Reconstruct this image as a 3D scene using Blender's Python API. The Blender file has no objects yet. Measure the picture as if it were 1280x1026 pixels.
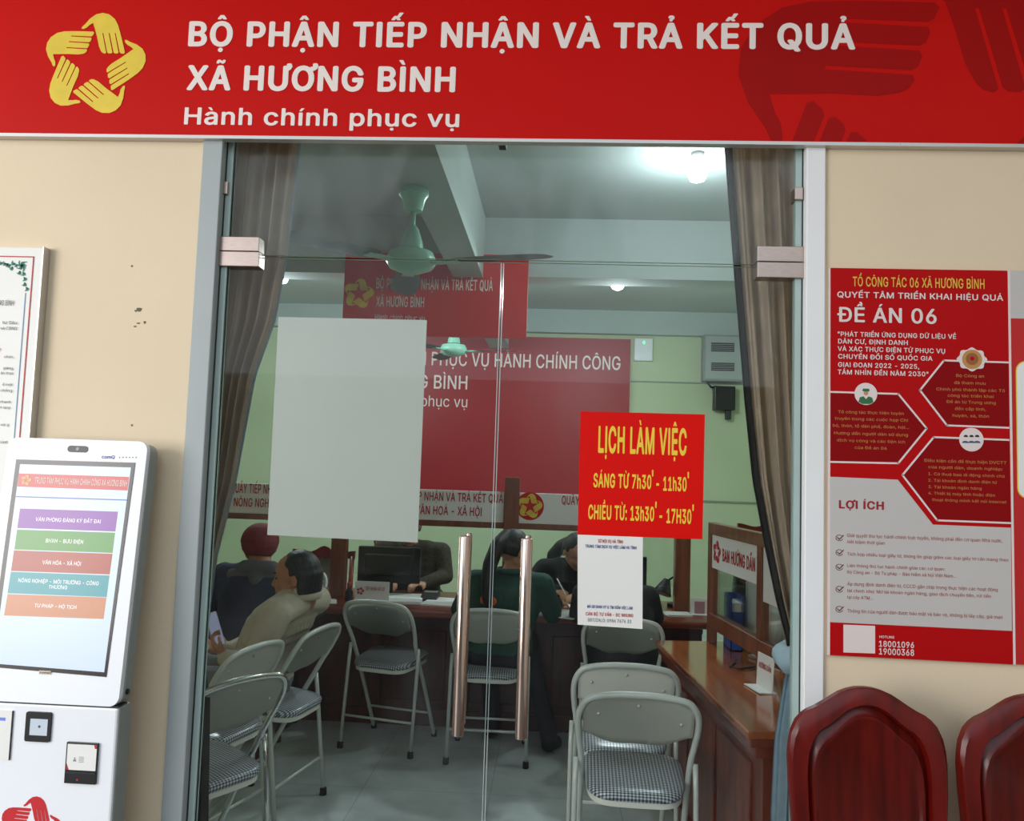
import bpy, bmesh, math, random, unicodedata
import numpy as np
from mathutils import Vector, Matrix
from mathutils.geometry import tessellate_polygon, delaunay_2d_cdt
R = math.radians
random.seed(7)
S = bpy.context.scene
COL = S.collection

# ------------------------------------------------------------------ camera, world, light
IW, IH, FPX = 1280, 1026, 1000.0
CAM = Vector((0.0, -2.40, 1.52))
yaw, pitch, roll = R(3.048), R(4.204), R(1.880)
FW = Vector((-math.sin(yaw)*math.cos(pitch), math.cos(yaw)*math.cos(pitch), math.sin(pitch)))
RT0 = Vector((math.cos(yaw), math.sin(yaw), 0)); UP0 = RT0.cross(FW)
RT = RT0*math.cos(roll) + UP0*math.sin(roll)
UP = -RT0*math.sin(roll) + UP0*math.cos(roll)
cd = bpy.data.cameras.new('camera'); cam = bpy.data.objects.new('camera', cd); COL.objects.link(cam)
cd.sensor_fit = 'HORIZONTAL'; cd.sensor_width = 36.0; cd.lens = 36.0*FPX/IW
cd.clip_start = 0.05; cd.clip_end = 200
mw = Matrix((RT, UP, -FW)).transposed().to_4x4(); mw.translation = CAM
cam.matrix_world = mw
S.camera = cam

S.view_settings.view_transform = 'Standard'
S.view_settings.look = 'None'
S.view_settings.exposure = 0.0
S.view_settings.gamma = 1.0
S.view_settings.use_curve_mapping = False
S.cycles.use_denoising = True
S.cycles.max_bounces = 8
S.cycles.transparent_max_bounces = 24
S.cycles.sample_clamp_indirect = 6.0

w = bpy.data.worlds.new('overcast_sky'); S.world = w; w.use_nodes = True
bg = w.node_tree.nodes['Background']
bg.inputs[0].default_value = (0.80, 0.90, 1.0, 1); bg.inputs[1].default_value = 1.5

def area(name, loc, target, sx, sy, power, col):
    l = bpy.data.lights.new(name, 'AREA'); l.shape = 'RECTANGLE'; l.size = sx; l.size_y = sy
    l.energy = power; l.color = col
    o = bpy.data.objects.new(name, l); COL.objects.link(o); o.location = loc
    o.rotation_euler = (Vector(target)-Vector(loc)).to_track_quat('-Z', 'Y').to_euler()
    return o
# daylight entering the porch from its open left end
area('porch_daylight', (-5.2, -4.7, 2.0), (0.2, 0, 1.6), 3.2, 2.6, 250, (1.0, 0.97, 0.93))

# ------------------------------------------------------------------ helpers
def ray(x, y):
    return RT*((x-IW/2)/FPX) - UP*((y-IH/2)/FPX) + FW
def at(x, y, Y=0.0):
    d = ray(x, y); return CAM + d*((Y-CAM.y)/d.y)
def atz(x, y, Z):
    d = ray(x, y); return CAM + d*((Z-CAM.z)/d.z)
class Plane:
    """a flat face of something in the room: origin, reading direction, up direction, outward normal"""
    def __init__(s, o, ux, uz):
        s.o = Vector(o); s.ux = Vector(ux).normalized(); s.uz = Vector(uz).normalized(); s.n = s.ux.cross(s.uz)
    def hit(s, x, y):
        d = ray(x, y); t = (s.o-CAM).dot(s.n)/d.dot(s.n); q = CAM + d*t - s.o
        return q.dot(s.ux), q.dot(s.uz)
    def w(s, a, b, c=0.0):
        return s.o + s.ux*a + s.uz*b + s.n*c
def front(Y): return Plane((0, Y, 0), (1, 0, 0), (0, 0, 1))

def lin(h):
    if isinstance(h, (tuple, list)): return tuple(h)[:3]
    v = [int(h[i:i+2], 16)/255 for i in (0, 2, 4)]
    return tuple(c/12.92 if c <= .04045 else ((c+.055)/1.055)**2.4 for c in v)

def M(name, col, rough=.5, metal=0., var=0., vscale=4., bump=0., bscale=60., emit=0., coat=0., spec=.5, stretch=(1, 1, 1), dark=None):
    m = bpy.data.materials.new(name); m.use_nodes = True
    if 'lacquered' in name: spec = .3
    nt = m.node_tree; b = nt.nodes['Principled BSDF']; c = lin(col)
    b.inputs['Roughness'].default_value = rough; b.inputs['Metallic'].default_value = metal
    b.inputs['Coat Weight'].default_value = coat; b.inputs['Coat Roughness'].default_value = .12
    b.inputs['Specular IOR Level'].default_value = spec
    tc = nt.nodes.new('ShaderNodeTexCoord'); mp = nt.nodes.new('ShaderNodeMapping')
    mp.inputs['Scale'].default_value = stretch
    nt.links.new(tc.outputs['Object'], mp.inputs[0])
    nz = nt.nodes.new('ShaderNodeTexNoise'); nz.inputs['Scale'].default_value = vscale; nz.inputs['Detail'].default_value = 5
    nt.links.new(mp.outputs[0], nz.inputs['Vector'])
    rp = nt.nodes.new('ShaderNodeValToRGB')
    rp.color_ramp.elements[0].position = .3; rp.color_ramp.elements[1].position = .7
    lo = lin(dark) if dark else tuple(x*(1-var) for x in c)
    hi = c if dark else tuple(min(1, x*(1+var*.5)) for x in c)
    rp.color_ramp.elements[0].color = (*lo, 1); rp.color_ramp.elements[1].color = (*hi, 1)
    nt.links.new(nz.outputs['Fac'], rp.inputs[0]); nt.links.new(rp.outputs[0], b.inputs['Base Color'])
    if bump:
        n2 = nt.nodes.new('ShaderNodeTexNoise'); n2.inputs['Scale'].default_value = bscale; n2.inputs['Detail'].default_value = 4
        nt.links.new(mp.outputs[0], n2.inputs['Vector'])
        bp = nt.nodes.new('ShaderNodeBump'); bp.inputs['Strength'].default_value = bump; bp.inputs['Distance'].default_value = .01
        nt.links.new(n2.outputs['Fac'], bp.inputs['Height']); nt.links.new(bp.outputs[0], b.inputs['Normal'])
    if emit:
        nt.links.new(rp.outputs[0], b.inputs['Emission Color'])
        for l_ in list(b.inputs['Base Color'].links): nt.links.remove(l_)
        b.inputs['Base Color'].default_value = (.02, .02, .02, 1); b.inputs['Emission Strength'].default_value = emit
    return m

class MB:
    def __init__(s): s.bm = bmesh.new()
    def box(s, a, b, bev=0.0):
        a, b = Vector(a), Vector(b)
        vs = [s.bm.verts.new((x, y, z)) for x in (a.x, b.x) for y in (a.y, b.y) for z in (a.z, b.z)]
        fs = [s.bm.faces.new([vs[i] for i in q]) for q in ((0,1,3,2),(4,6,7,5),(0,4,5,1),(2,3,7,6),(0,2,6,4),(1,5,7,3))]
        if bev:
            es = {e for f in fs for e in f.edges}
            bmesh.ops.bevel(s.bm, geom=list(es), offset=bev, segments=2, affect='EDGES', profile=.5)
        return s
    def hexa(s, p):   # eight corners: four bottom, four top, both in the same turn
        v = [s.bm.verts.new(q) for q in p]
        for q in ((3,2,1,0),(4,5,6,7),(0,1,5,4),(1,2,6,5),(2,3,7,6),(3,0,4,7)): s.bm.faces.new([v[i] for i in q])
        return s
    def prism(s, poly, plane, d0, d1):   # 2D outline on a plane, from offset d0 to d1 along its normal
        lo = [s.bm.verts.new(plane.w(a, b, d0)) for a, b in poly]; hi = [s.bm.verts.new(plane.w(a, b, d1)) for a, b in poly]
        n = len(poly)
        for t in tessellate_polygon([[Vector((a, b, 0)) for a, b in poly]]):
            for L in (hi, lo):
                try: s.bm.faces.new([L[i] for i in t])
                except ValueError: pass
        for i in range(n):
            j = (i+1) % n; s.bm.faces.new((lo[i], lo[j], hi[j], hi[i]))
        return s
    def tube(s, pts, r, seg=10, closed=False, caps=True):
        pts = [Vector(p) for p in pts]; n = len(pts)
        rs = r if isinstance(r, (list, tuple)) else [r]*n
        rings = []; prev = None
        for i, p in enumerate(pts):
            if closed: t = pts[(i+1) % n]-pts[i-1]
            else: t = pts[min(i+1, n-1)]-pts[max(i-1, 0)]
            t.normalize()
            if prev is None:
                a = Vector((0, 0, 1)) if abs(t.z) < .9 else Vector((1, 0, 0)); u = t.cross(a).normalized()
            else:
                u = (prev - t*prev.dot(t))
                u = u.normalized() if u.length > 1e-6 else t.orthogonal().normalized()
            prev = u; v = t.cross(u)
            rings.append([s.bm.verts.new(p + (u*math.cos(k*2*math.pi/seg) + v*math.sin(k*2*math.pi/seg))*rs[i]) for k in range(seg)])
        m = n if closed else n-1
        for i in range(m):
            A, B = rings[i], rings[(i+1) % n]
            for k in range(seg):
                s.bm.faces.new((A[k], A[(k+1) % seg], B[(k+1) % seg], B[k]))
        if caps and not closed: s.bm.faces.new(rings[0][::-1]); s.bm.faces.new(rings[-1])
        return s
    def lathe(s, prof, c, axis='Z', seg=24):
        c = Vector(c); rings = []
        for r, h in prof:
            ring = []
            for k in range(seg):
                a = k*2*math.pi/seg; x, y = r*math.cos(a), r*math.sin(a)
                ring.append(s.bm.verts.new(c + (Vector((x, y, h)) if axis == 'Z' else Vector((x, h, y)) if axis == 'Y' else Vector((h, x, y)))))
            rings.append(ring)
        for A, B in zip(rings, rings[1:]):
            for k in range(seg): s.bm.faces.new((A[k], A[(k+1) % seg], B[(k+1) % seg], B[k]))
        s.bm.faces.new(rings[0][::-1]); s.bm.faces.new(rings[-1])
        return s
    def ball(s, c, r, sc=(1, 1, 1), sub=2, rot=None):
        mt = Matrix.Translation(c) @ (rot.to_4x4() if rot else Matrix()) @ Matrix.Diagonal((*[r*k for k in sc], 1))
        bmesh.ops.create_icosphere(s.bm, subdivisions=sub, radius=1, matrix=mt); return s
    def grid(s, P, thick=0.0):   # rows of points
        g = [[s.bm.verts.new(p) for p in row] for row in P]; fs = []
        for a, b in zip(g, g[1:]):
            for k in range(len(a)-1): fs.append(s.bm.faces.new((a[k], a[k+1], b[k+1], b[k])))
        if thick: bmesh.ops.solidify(s.bm, geom=fs, thickness=thick)
        return s
    def build(s, name, mat, parent=None, smooth=False, label=None, bev=0, sub=0, mats=None):
        bm = s.bm
        bmesh.ops.recalc_face_normals(bm, faces=bm.faces)
        me = bpy.data.meshes.new(name)
        off = Vector((0, 0, 0)); q = parent
        while q is not None: off += q.location; q = q.parent
        o = bpy.data.objects.new(name, me); COL.objects.link(o)
        if parent is not None: o.parent = parent
        else:
            co = [v.co for v in bm.verts]
            off = Vector(((min(c.x for c in co)+max(c.x for c in co))/2, (min(c.y for c in co)+max(c.y for c in co))/2, min(c.z for c in co)))
            o.location = off
        bmesh.ops.translate(bm, verts=bm.verts, vec=-off)
        bm.to_mesh(me); bm.free()
        for m in (mats or [mat]): me.materials.append(m)
        if smooth:
            me.polygons.foreach_set('use_smooth', [True]*len(me.polygons))
            if smooth == 'auto':
                me.set_sharp_from_angle(angle=R(38))
        if bev:
            md = o.modifiers.new('edge', 'BEVEL'); md.width = bev; md.segments = 2; md.limit_method = 'ANGLE'
        if sub:
            md = o.modifiers.new('sub', 'SUBSURF'); md.levels = sub; md.render_levels = sub
        if label: o['label'] = label
        return o

def thing(name, label, cat, loc=(0, 0, 0), group=None):
    o = bpy.data.objects.new(name, None); COL.objects.link(o); o.location = loc; o.empty_display_size = .1
    o['label'] = label; o['category'] = cat
    if group: o['group'] = group
    return o
def tag(o, label, cat, group=None):
    o['label'] = label; o['category'] = cat
    if group: o['group'] = group
    return o
def struct(o, label, cat):
    o['kind'] = 'structure'; o['label'] = label; o['category'] = cat; return o
def copy_tree(o, parent=None):
    c = o.copy(); COL.objects.link(c)
    if parent: c.parent = parent
    for ch in o.children: copy_tree(ch, c)
    return c

# lettering: glyph outlines (advance, contours) of a plain grotesque alphabet, thickened on demand
GCH = "&'(),-./0123456789:ABCDEGHIKLMNOPQRSTUVXYZabcdefghijklmnopqrstuvwxyzĐđ\""
GNUM = [
   
    [448,[197,-7,150,-2,110,12,78,34,54,62,39,96,34,133,37,163,47,189,85,235,140,279,216,335,237,352,255,375,262,405,258,427,245,445,226,457,201,461,168,453,145,431,137,399,145,363,169,327,204,284,438,0,364,0,171,231,121,293,87,344,78,370,75,398,79,430,91,458,109,481,134,499,165,510,200,513,235,510,266,499,290,482,308,459,320,433,324,404,315,362,291,325,256,293,154,217,110,174,100,154,97,131,100,108,109,87,124,70,143,57,166,49,193,46,223,50,251,59,301,95,321,121,336,151,346,186,349,224,408,224,405,180,397,144,371,92,345,62,333,47,305,23,271,7,234,-3]],
    [206,[78,318,70,509,136,509,128,318]], [273,[89,207,101,324,132,441,177,539,236,539,191,428,161,313,151,207,160,115,188,16,236,-96,177,-96,139,-21,111,55,95,131]],
    [273,[37,-96,86,18,113,116,122,207,112,313,82,428,37,539,97,539,142,441,173,323,184,207,178,130,161,53,134,-22,97,-96]], [188,[38,-119,68,71,137,71,84,-119]],
    [453,[337,244,337,188,114,188,114,244]], [188,[95,-4,78,-1,63,9,53,24,50,41,53,59,63,73,78,83,95,87,113,83,128,73,138,59,141,41,138,24,128,9,113,-1]],
    [249,[235,533,71,-76,14,-76,178,533]],
    [453,[227,-7,174,1,130,24,95,62,69,113,53,178,48,254,53,330,69,395,95,447,130,484,174,508,227,516,279,508,323,484,358,447,384,395,400,330,405,254,400,178,384,113,359,62,323,24,279,1],[227,50,261,56,290,74,313,103,330,144,340,194,344,254,340,314,330,365,313,405,290,435,261,453,227,460,192,453,163,435,140,405,123,365,113,314,109,254,113,194,123,144,140,103,163,74,192,56]],
    [453,[76,0,76,55,391,55,391,0],[276,509,276,0,212,0,212,448,209,448,86,358,86,427,198,509]],
    [453,[64,0,64,47,234,229,282,282,311,327,320,371,317,397,308,419,293,436,273,449,224,460,196,457,172,447,153,433,139,413,130,390,127,362,66,362,71,405,86,442,111,473,143,496,182,511,225,516,268,511,306,497,337,474,361,445,376,411,381,372,371,318,336,259,267,180,153,60,153,57,389,57,389,0]],
    [453,[218,-7,173,-3,133,10,98,30,70,57,52,91,44,132,109,132,115,107,126,87,144,71,165,59,219,50,275,61,297,74,315,93,325,116,329,145,326,172,316,196,299,217,275,234,242,244,201,248,157,248,157,299,288,448,288,452,70,452,70,509,372,509,372,461,211,278,211,289,264,288,308,276,344,253,371,222,387,186,393,145,387,103,370,66,344,36,309,12,266,-2]],
    [453,[40,105,40,158,247,509,311,509,109,166,109,163,413,163,413,105],[282,0,282,121,282,146,282,318,343,318,343,0]],
    [453,[221,-7,178,-2,140,11,108,32,83,60,66,93,60,130,122,130,127,108,138,89,173,60,221,50,250,53,276,64,298,82,314,104,324,131,328,162,324,193,314,221,297,244,275,262,248,273,218,277,167,268,128,246,67,253,96,509,366,509,366,452,151,452,134,301,136,301,178,325,229,334,263,330,294,321,321,306,345,285,364,260,379,231,388,199,391,163,385,117,369,76,343,41,309,15,268,-1]],
    [453,[226,-7,182,-1,142,15,109,40,84,74,69,115,64,162,68,199,80,239,137,340,252,509,322,509,151,261,145,261,165,288,196,307,235,314,278,309,316,295,346,271,370,240,384,201,389,157,384,112,368,73,343,39,310,14,271,-2],[226,48,254,52,279,63,299,79,314,101,324,128,327,157,324,187,314,213,299,235,279,251,254,262,226,265,198,262,174,252,153,235,138,214,128,188,125,158,128,128,138,102,153,79,174,63,198,52]],
    [453,[97,0,323,448,323,452,62,452,62,509,391,509,391,449,165,0]],
    [453,[226,-7,178,-2,136,11,101,33,74,62,57,96,52,135,55,166,65,195,81,220,101,241,125,256,153,265,153,267,119,282,93,308,76,342,70,380,75,417,90,450,114,477,146,498,184,511,226,516,269,511,306,498,337,477,361,450,377,417,382,380,376,342,359,308,333,282,300,267,300,265,327,256,351,241,372,220,387,195,397,166,401,135,395,96,378,62,352,33,317,11,275,-2],[226,49,258,52,285,60,307,74,323,91,333,113,337,139,333,165,322,189,305,208,283,223,256,232,226,235,196,232,169,223,147,208,130,189,119,165,115,139,119,113,129,91,145,74,167,60,195,52],[226,290,274,300,293,313,307,330,316,351,319,376,316,399,308,420,294,437,275,449,226,460,177,449,159,437,145,420,136,399,133,376,136,351,145,330,159,313,178,300]],
    [453,[226,516,271,510,310,494,343,468,368,434,384,393,389,347,385,309,373,270,315,168,200,0,130,0,301,248,307,248,287,221,257,202,218,195,175,199,137,214,106,237,83,269,68,307,64,352,69,397,85,436,110,469,143,494,182,510],[226,460,199,457,174,446,154,429,138,407,129,381,125,352,129,322,138,295,154,274,174,257,199,247,226,243,254,247,279,257,299,273,314,295,324,321,327,350,324,381,314,407,299,429,279,446,254,457]],
    [188,[95,-4,78,-1,63,9,53,24,50,41,53,59,63,73,78,83,95,87,113,83,128,73,138,59,141,41,138,24,128,9,113,-1],[95,271,78,274,63,284,53,299,50,316,53,334,63,349,78,359,95,362,113,359,128,349,138,334,141,316,138,299,128,284,113,274]],
    [480,[16,0,201,509,276,509,463,0,395,0,287,302,264,372,232,478,245,478,213,371,191,302,85,0],[110,142,110,199,370,199,370,142]],
    [456,[60,0,60,509,241,509,289,504,329,491,359,469,381,442,394,410,398,374,395,344,387,320,356,286,315,267,315,262,339,257,363,245,385,227,402,203,414,173,418,136,413,100,400,67,377,39,344,18,301,4,247,0],[125,57,245,57,296,63,330,80,349,105,355,137,352,161,342,184,327,203,306,218,279,228,248,231,125,231],[125,285,238,285,288,296,308,309,323,326,333,348,336,372,330,403,313,429,283,446,240,452,125,452]],
    [510,[267,-7,205,1,150,25,104,63,70,115,48,179,40,254,48,329,70,393,104,445,150,484,205,508,267,516,340,504,373,490,402,471,427,447,448,418,463,385,473,348,408,348,389,395,357,428,315,449,267,456,223,450,184,432,150,403,125,364,109,314,103,254,109,194,125,145,151,105,184,76,223,59,267,53,315,60,357,81,389,114,408,160,473,160,463,124,448,91,428,62,402,38,373,19,341,5,305,-4]],
    [502,[219,0,96,0,96,57,215,57,272,63,318,81,354,110,379,149,394,198,399,255,394,312,379,361,354,399,320,428,275,446,221,452,93,452,93,509,225,509,294,501,353,478,399,441,433,391,455,329,462,255,455,181,433,119,398,68,351,31,291,8],[125,509,125,0,60,0,60,509]],
    [419,[60,0,60,509,372,509,372,452,125,452,125,286,355,286,355,229,125,229,125,57,375,57,375,0]],
    [520,[269,-7,205,1,149,25,104,64,69,116,47,179,40,254,47,329,69,393,103,445,149,484,203,508,265,516,304,513,340,504,374,489,403,469,429,445,449,416,465,384,474,349,408,349,387,393,356,427,315,448,265,456,222,450,183,432,150,404,125,364,109,314,103,254,109,194,125,145,151,105,184,76,224,59,269,53,309,57,345,71,374,93,396,123,410,160,415,202,434,199,283,199,283,256,478,256,478,200,471,141,451,91,419,50,377,19,326,0]],
    [517,[60,0,60,509,125,509,125,289,392,289,392,509,457,509,457,0,392,0,392,232,125,232,125,0]],
    [300,[31,0,31,57,118,57,118,452,31,452,31,509,269,509,269,452,183,452,183,57,269,57,269,0]],
    [467,[104,145,104,216,139,261,174,303,212,344,364,509,448,509,231,276,228,276],[60,0,60,509,125,509,125,334,124,225,125,193,125,0],[372,0,188,259,228,309,449,0]],
    [393,[60,0,60,509,125,509,125,57,361,57,361,0]],
    [628,[60,0,60,509,152,509,277,187,287,159,299,123,311,84,322,49,307,49,318,83,330,121,342,158,352,187,476,509,568,509,568,0,504,0,504,291,504,327,505,369,506,413,507,457,513,457,498,409,482,363,467,322,456,291,342,0,286,0,170,291,159,321,145,361,129,408,112,457,119,457,120,416,121,372,122,328,122,291,122,0]],
    [523,[60,0,60,509,136,509,343,183,363,151,388,107,414,55,405,54,401,108,399,157,399,195,399,509,463,509,463,0,387,0,202,290,177,331,148,381,108,452,119,454,122,384,124,328,125,291,125,0]],
    [533,[267,-7,205,1,150,25,105,63,70,115,48,179,40,254,48,329,70,393,105,445,150,484,205,508,267,516,329,508,384,484,429,445,464,393,486,329,493,254,486,179,464,115,429,63,384,25,329,1],[267,53,310,59,349,76,383,105,408,144,425,194,430,254,425,314,408,365,383,404,349,433,310,450,267,456,223,450,184,433,151,404,125,364,109,314,103,254,109,194,125,144,151,105,184,76,223,59]],
    [445,[60,0,60,509,235,509,289,503,332,487,366,462,390,430,404,391,409,348,404,304,390,265,366,233,332,207,289,191,235,186,109,186,109,242,233,242,269,246,297,256,318,272,333,294,342,319,344,348,342,376,333,402,318,423,297,439,268,449,232,452,125,452,125,0]],
    [533,[245,159,313,159,369,85,384,65,468,-48,401,-48,346,27,331,46],[267,-7,205,1,150,25,105,63,70,115,48,179,40,254,48,329,70,393,105,445,150,484,205,508,267,516,329,508,384,484,429,445,464,393,486,329,493,254,486,179,464,115,429,63,384,25,329,1],[267,53,310,59,349,76,383,105,408,144,425,194,430,254,425,314,408,365,383,404,349,433,310,450,267,456,223,450,184,433,151,404,125,364,109,314,103,254,109,194,125,144,151,105,184,76,223,59]],
    [449,[60,0,60,509,236,509,290,504,333,489,367,465,390,433,405,395,409,352,405,309,390,271,367,240,333,217,289,203,236,198,96,198,96,255,234,255,269,258,298,267,319,281,334,300,342,324,345,352,342,380,334,405,319,425,298,440,269,449,233,452,125,452,125,0],[353,0,230,229,303,229,428,0]],
    [447,[224,-9,172,-4,128,9,91,31,64,60,46,96,38,137,104,137,110,110,123,88,142,71,166,59,224,49,257,52,286,60,311,74,329,92,341,114,346,139,342,161,332,179,296,205,245,222,184,239,128,260,86,289,60,326,52,372,58,413,75,448,102,476,138,498,180,511,227,516,275,511,316,498,351,476,377,449,394,415,401,378,337,378,326,412,302,437,267,453,225,459,194,456,167,448,145,435,129,418,118,398,115,376,119,352,131,334,169,308,212,293,264,279,312,264,359,238,395,198,405,171,408,139,403,99,386,64,360,34,323,11,278,-4]],
    [449,[32,452,32,509,417,509,417,452,257,452,257,0,193,0,193,452]],
    [517,[259,-8,203,-2,154,15,114,43,85,80,66,124,60,173,60,509,124,509,124,178,128,144,141,113,160,87,187,68,220,56,259,52,298,56,331,68,357,87,377,113,389,144,393,178,393,509,457,509,457,173,451,124,433,80,403,43,363,15,315,-2]],
    [480,[204,0,16,509,84,509,192,206,215,137,248,31,235,31,267,138,290,206,395,509,463,509,278,0]],
    [474,[18,0,217,284,217,236,29,509,104,509,178,400,204,361,223,329,243,292,232,292,252,329,272,361,298,400,374,509,446,509,259,239,259,287,456,0,382,0,292,129,268,165,250,195,230,231,244,231,225,196,206,166,182,129,91,0]],
    [472,[203,0,203,208,16,509,91,509,192,344,222,292,250,230,224,230,251,293,280,344,381,509,455,509,268,208,268,0]],
    [438,[42,0,42,46,273,385,306,431,341,476,348,454,285,452,223,452,40,452,40,509,397,509,397,462,169,129,134,81,97,33,90,54,152,57,214,57,399,57,399,0]],
    [389,[160,-9,126,-5,94,5,68,22,48,45,35,73,30,108,34,138,43,161,58,179,78,193,125,211,178,220,234,227,265,235,273,243,276,255,276,257,267,297,240,322,196,331,149,322,118,301,100,274,41,291,57,322,79,346,104,364,133,375,194,384,239,379,286,360,306,343,322,320,333,290,337,251,337,0,277,0,277,52,272,52,252,25,215,1],[170,45,202,49,228,59,248,74,263,93,272,115,276,138,276,190,259,182,231,176,200,171,175,168,134,159,103,139,95,124,92,105,102,72,130,52]],
    [424,[229,-8,198,-5,172,4,138,31,118,59,112,59,112,0,53,0,53,509,114,509,114,319,118,319,137,346,171,373,197,381,229,384,274,378,313,361,345,332,370,293,385,245,390,189,385,133,370,84,346,45,313,16,274,-2],[220,47,253,51,279,66,301,88,316,117,325,151,328,189,325,227,316,261,301,290,280,311,253,325,220,330,188,325,161,312,140,291,125,263,116,229,113,189,116,150,125,115,140,86,162,65,188,51]],
    [396,[207,-8,159,-2,117,16,82,46,56,85,40,133,34,187,40,243,56,291,82,330,117,360,159,378,207,384,260,377,305,356,340,322,362,277,303,262,290,289,270,311,242,325,207,330,173,325,145,310,124,287,108,258,99,224,96,187,99,151,108,117,124,89,145,66,173,51,207,46,243,52,271,66,292,89,304,117,363,102,341,56,306,21,261,-1]],
    [424,[195,-8,151,-2,111,16,79,45,55,84,39,133,34,189,39,245,55,293,79,332,112,361,151,378,196,384,228,381,253,373,287,346,306,319,311,319,311,509,372,509,372,0,313,0,313,59,307,59,287,31,252,4,227,-5],[205,47,236,51,263,65,284,86,299,115,309,150,312,189,309,229,300,263,284,291,263,312,237,325,205,330,172,325,145,311,124,290,108,261,99,227,96,189,99,151,109,117,124,88,145,66,172,51]],
    [404,[212,-8,161,-2,117,16,82,46,56,85,40,132,34,187,39,242,55,290,81,329,115,359,157,378,205,384,266,374,294,361,319,341,341,315,357,282,368,242,371,194,371,169,75,169,75,221,338,221,310,202,307,237,298,269,283,294,263,314,237,326,205,330,173,326,146,313,125,294,109,270,99,241,96,211,96,178,100,139,110,106,128,80,151,61,179,50,212,46,254,53,285,73,306,105,365,91,353,63,335,39,311,19,283,4,249,-5]],
    [254,[228,379,228,327,6,327,6,379],[81,0,81,432,84,461,96,486,113,505,135,519,187,530,222,527,243,521,227,468,215,472,195,474,171,470,154,460,145,443,142,419,142,0]],
    [425,[207,-151,168,-148,134,-140,82,-110,51,-69,101,-41,122,-66,154,-88,207,-97,249,-92,282,-75,304,-47,311,-6,311,68,306,68,287,41,252,16,227,8,195,5,152,10,113,27,80,53,55,90,39,136,34,191,39,246,55,293,80,332,112,361,152,378,196,384,228,382,253,373,288,346,308,319,313,319,313,379,372,379,372,-9,367,-54,350,-90,324,-117,291,-136,251,-147],[205,59,237,63,264,75,285,95,300,121,309,154,312,193,309,231,300,264,285,291,264,312,237,325,205,330,172,325,145,312,124,290,109,262,99,229,96,193,99,155,109,123,124,96,145,76,172,63]],
    [410,[114,227,114,0,53,0,53,509,114,509,114,287,102,287,124,332,152,362,187,379,227,384,264,380,295,369,321,349,341,321,353,285,357,240,357,0,296,0,296,235,290,275,273,304,246,323,210,329,184,326,161,317,141,303,126,283,117,257]],
    [167,[53,0,53,379,114,379,114,0],[84,443,67,446,54,455,44,468,41,483,44,499,54,512,67,521,84,524,100,521,114,512,123,499,126,483,123,468,114,455,100,446]],
    [167,[53,379,114,379,114,-30,111,-63,102,-90,86,-113,65,-129,37,-139,4,-143,-10,-143,-10,-87,2,-87,25,-83,40,-72,50,-54,53,-29],[83,443,67,446,53,455,44,468,41,483,44,499,53,512,67,521,83,524,100,521,114,512,123,499,126,483,123,468,114,455,100,446]],
    [381,[110,137,110,212,121,212,284,379,360,379,184,199,177,199],[53,0,53,509,114,509,114,0],[294,0,148,186,191,229,372,0]],
    [189,[139,-2,101,3,74,20,58,47,53,84,53,509,114,509,114,99,120,62,130,54,146,52,160,53,170,54,181,3,162,-1]],
    [610,[53,0,53,379,112,379,112,295,108,295,118,323,132,346,172,376,219,386,257,380,287,361,309,331,321,295,312,295,322,321,337,343,381,375,437,386,468,383,497,372,522,354,541,328,553,296,557,255,557,0,496,0,496,254,490,289,473,313,447,326,419,330,395,328,374,320,345,290,335,247,335,0,274,0,274,260,269,288,253,311,229,326,199,330,158,320,140,307,126,289,117,266,114,238,114,0]],
    [410,[114,227,114,0,53,0,53,379,112,379,112,287,102,287,124,332,152,362,187,379,227,384,264,380,295,369,321,349,341,321,353,285,357,240,357,0,296,0,296,235,290,275,273,304,246,323,210,329,184,326,161,317,141,303,126,283,117,257]],
    [415,[207,-8,159,-2,117,16,82,46,56,85,40,133,34,187,40,243,56,291,82,330,117,360,159,378,207,384,256,378,299,360,333,330,359,291,376,243,381,187,376,133,359,85,333,46,299,16,256,-2],[207,46,242,51,270,66,292,89,307,117,316,151,319,187,316,224,307,258,292,287,270,310,242,325,207,330,173,325,145,310,124,287,108,258,99,224,96,187,99,151,108,117,124,89,145,66,173,51]],
    [424,[53,-143,53,379,112,379,112,319,118,319,137,346,171,373,197,381,229,384,274,378,313,361,345,332,370,293,385,245,390,189,385,133,370,84,346,45,313,16,274,-2,229,-8,198,-5,173,4,138,31,118,59,114,59,114,-143],[220,47,253,51,279,66,301,88,316,117,325,151,328,189,325,227,316,261,301,290,280,311,253,325,220,330,188,325,161,312,140,291,125,263,116,229,113,189,116,150,125,115,140,86,162,65,188,51]],
    [424,[372,-143,311,-143,311,59,306,59,287,31,252,4,227,-5,195,-8,151,-2,111,16,79,45,55,84,39,133,34,189,39,245,55,293,79,332,112,361,151,378,196,384,228,381,253,373,287,346,307,319,313,319,313,379,372,379],[205,47,236,51,263,65,284,86,299,115,309,150,312,189,309,229,300,263,284,291,263,312,237,325,205,330,172,325,145,311,124,290,108,261,99,227,96,189,99,151,109,117,124,88,145,66,172,51]],
    [259,[53,0,53,379,112,379,112,321,115,321,130,347,152,367,181,380,213,385,229,384,243,384,243,322,230,324,207,326,182,323,159,315,140,301,126,284,117,262,114,237,114,0]],
    [365,[182,-8,145,-5,112,3,84,18,62,38,45,63,36,94,94,107,105,79,124,60,150,49,181,45,217,50,244,62,262,81,268,103,265,121,254,136,237,147,212,155,149,170,104,186,72,208,53,237,47,274,51,305,65,332,87,354,115,370,149,381,187,384,223,381,254,372,279,358,299,339,324,290,268,277,258,298,243,316,219,328,187,333,156,329,131,317,114,299,109,277,112,258,124,243,172,223,229,209,275,194,306,171,325,142,331,107,326,75,312,47,290,24,260,6,223,-5]],
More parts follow.
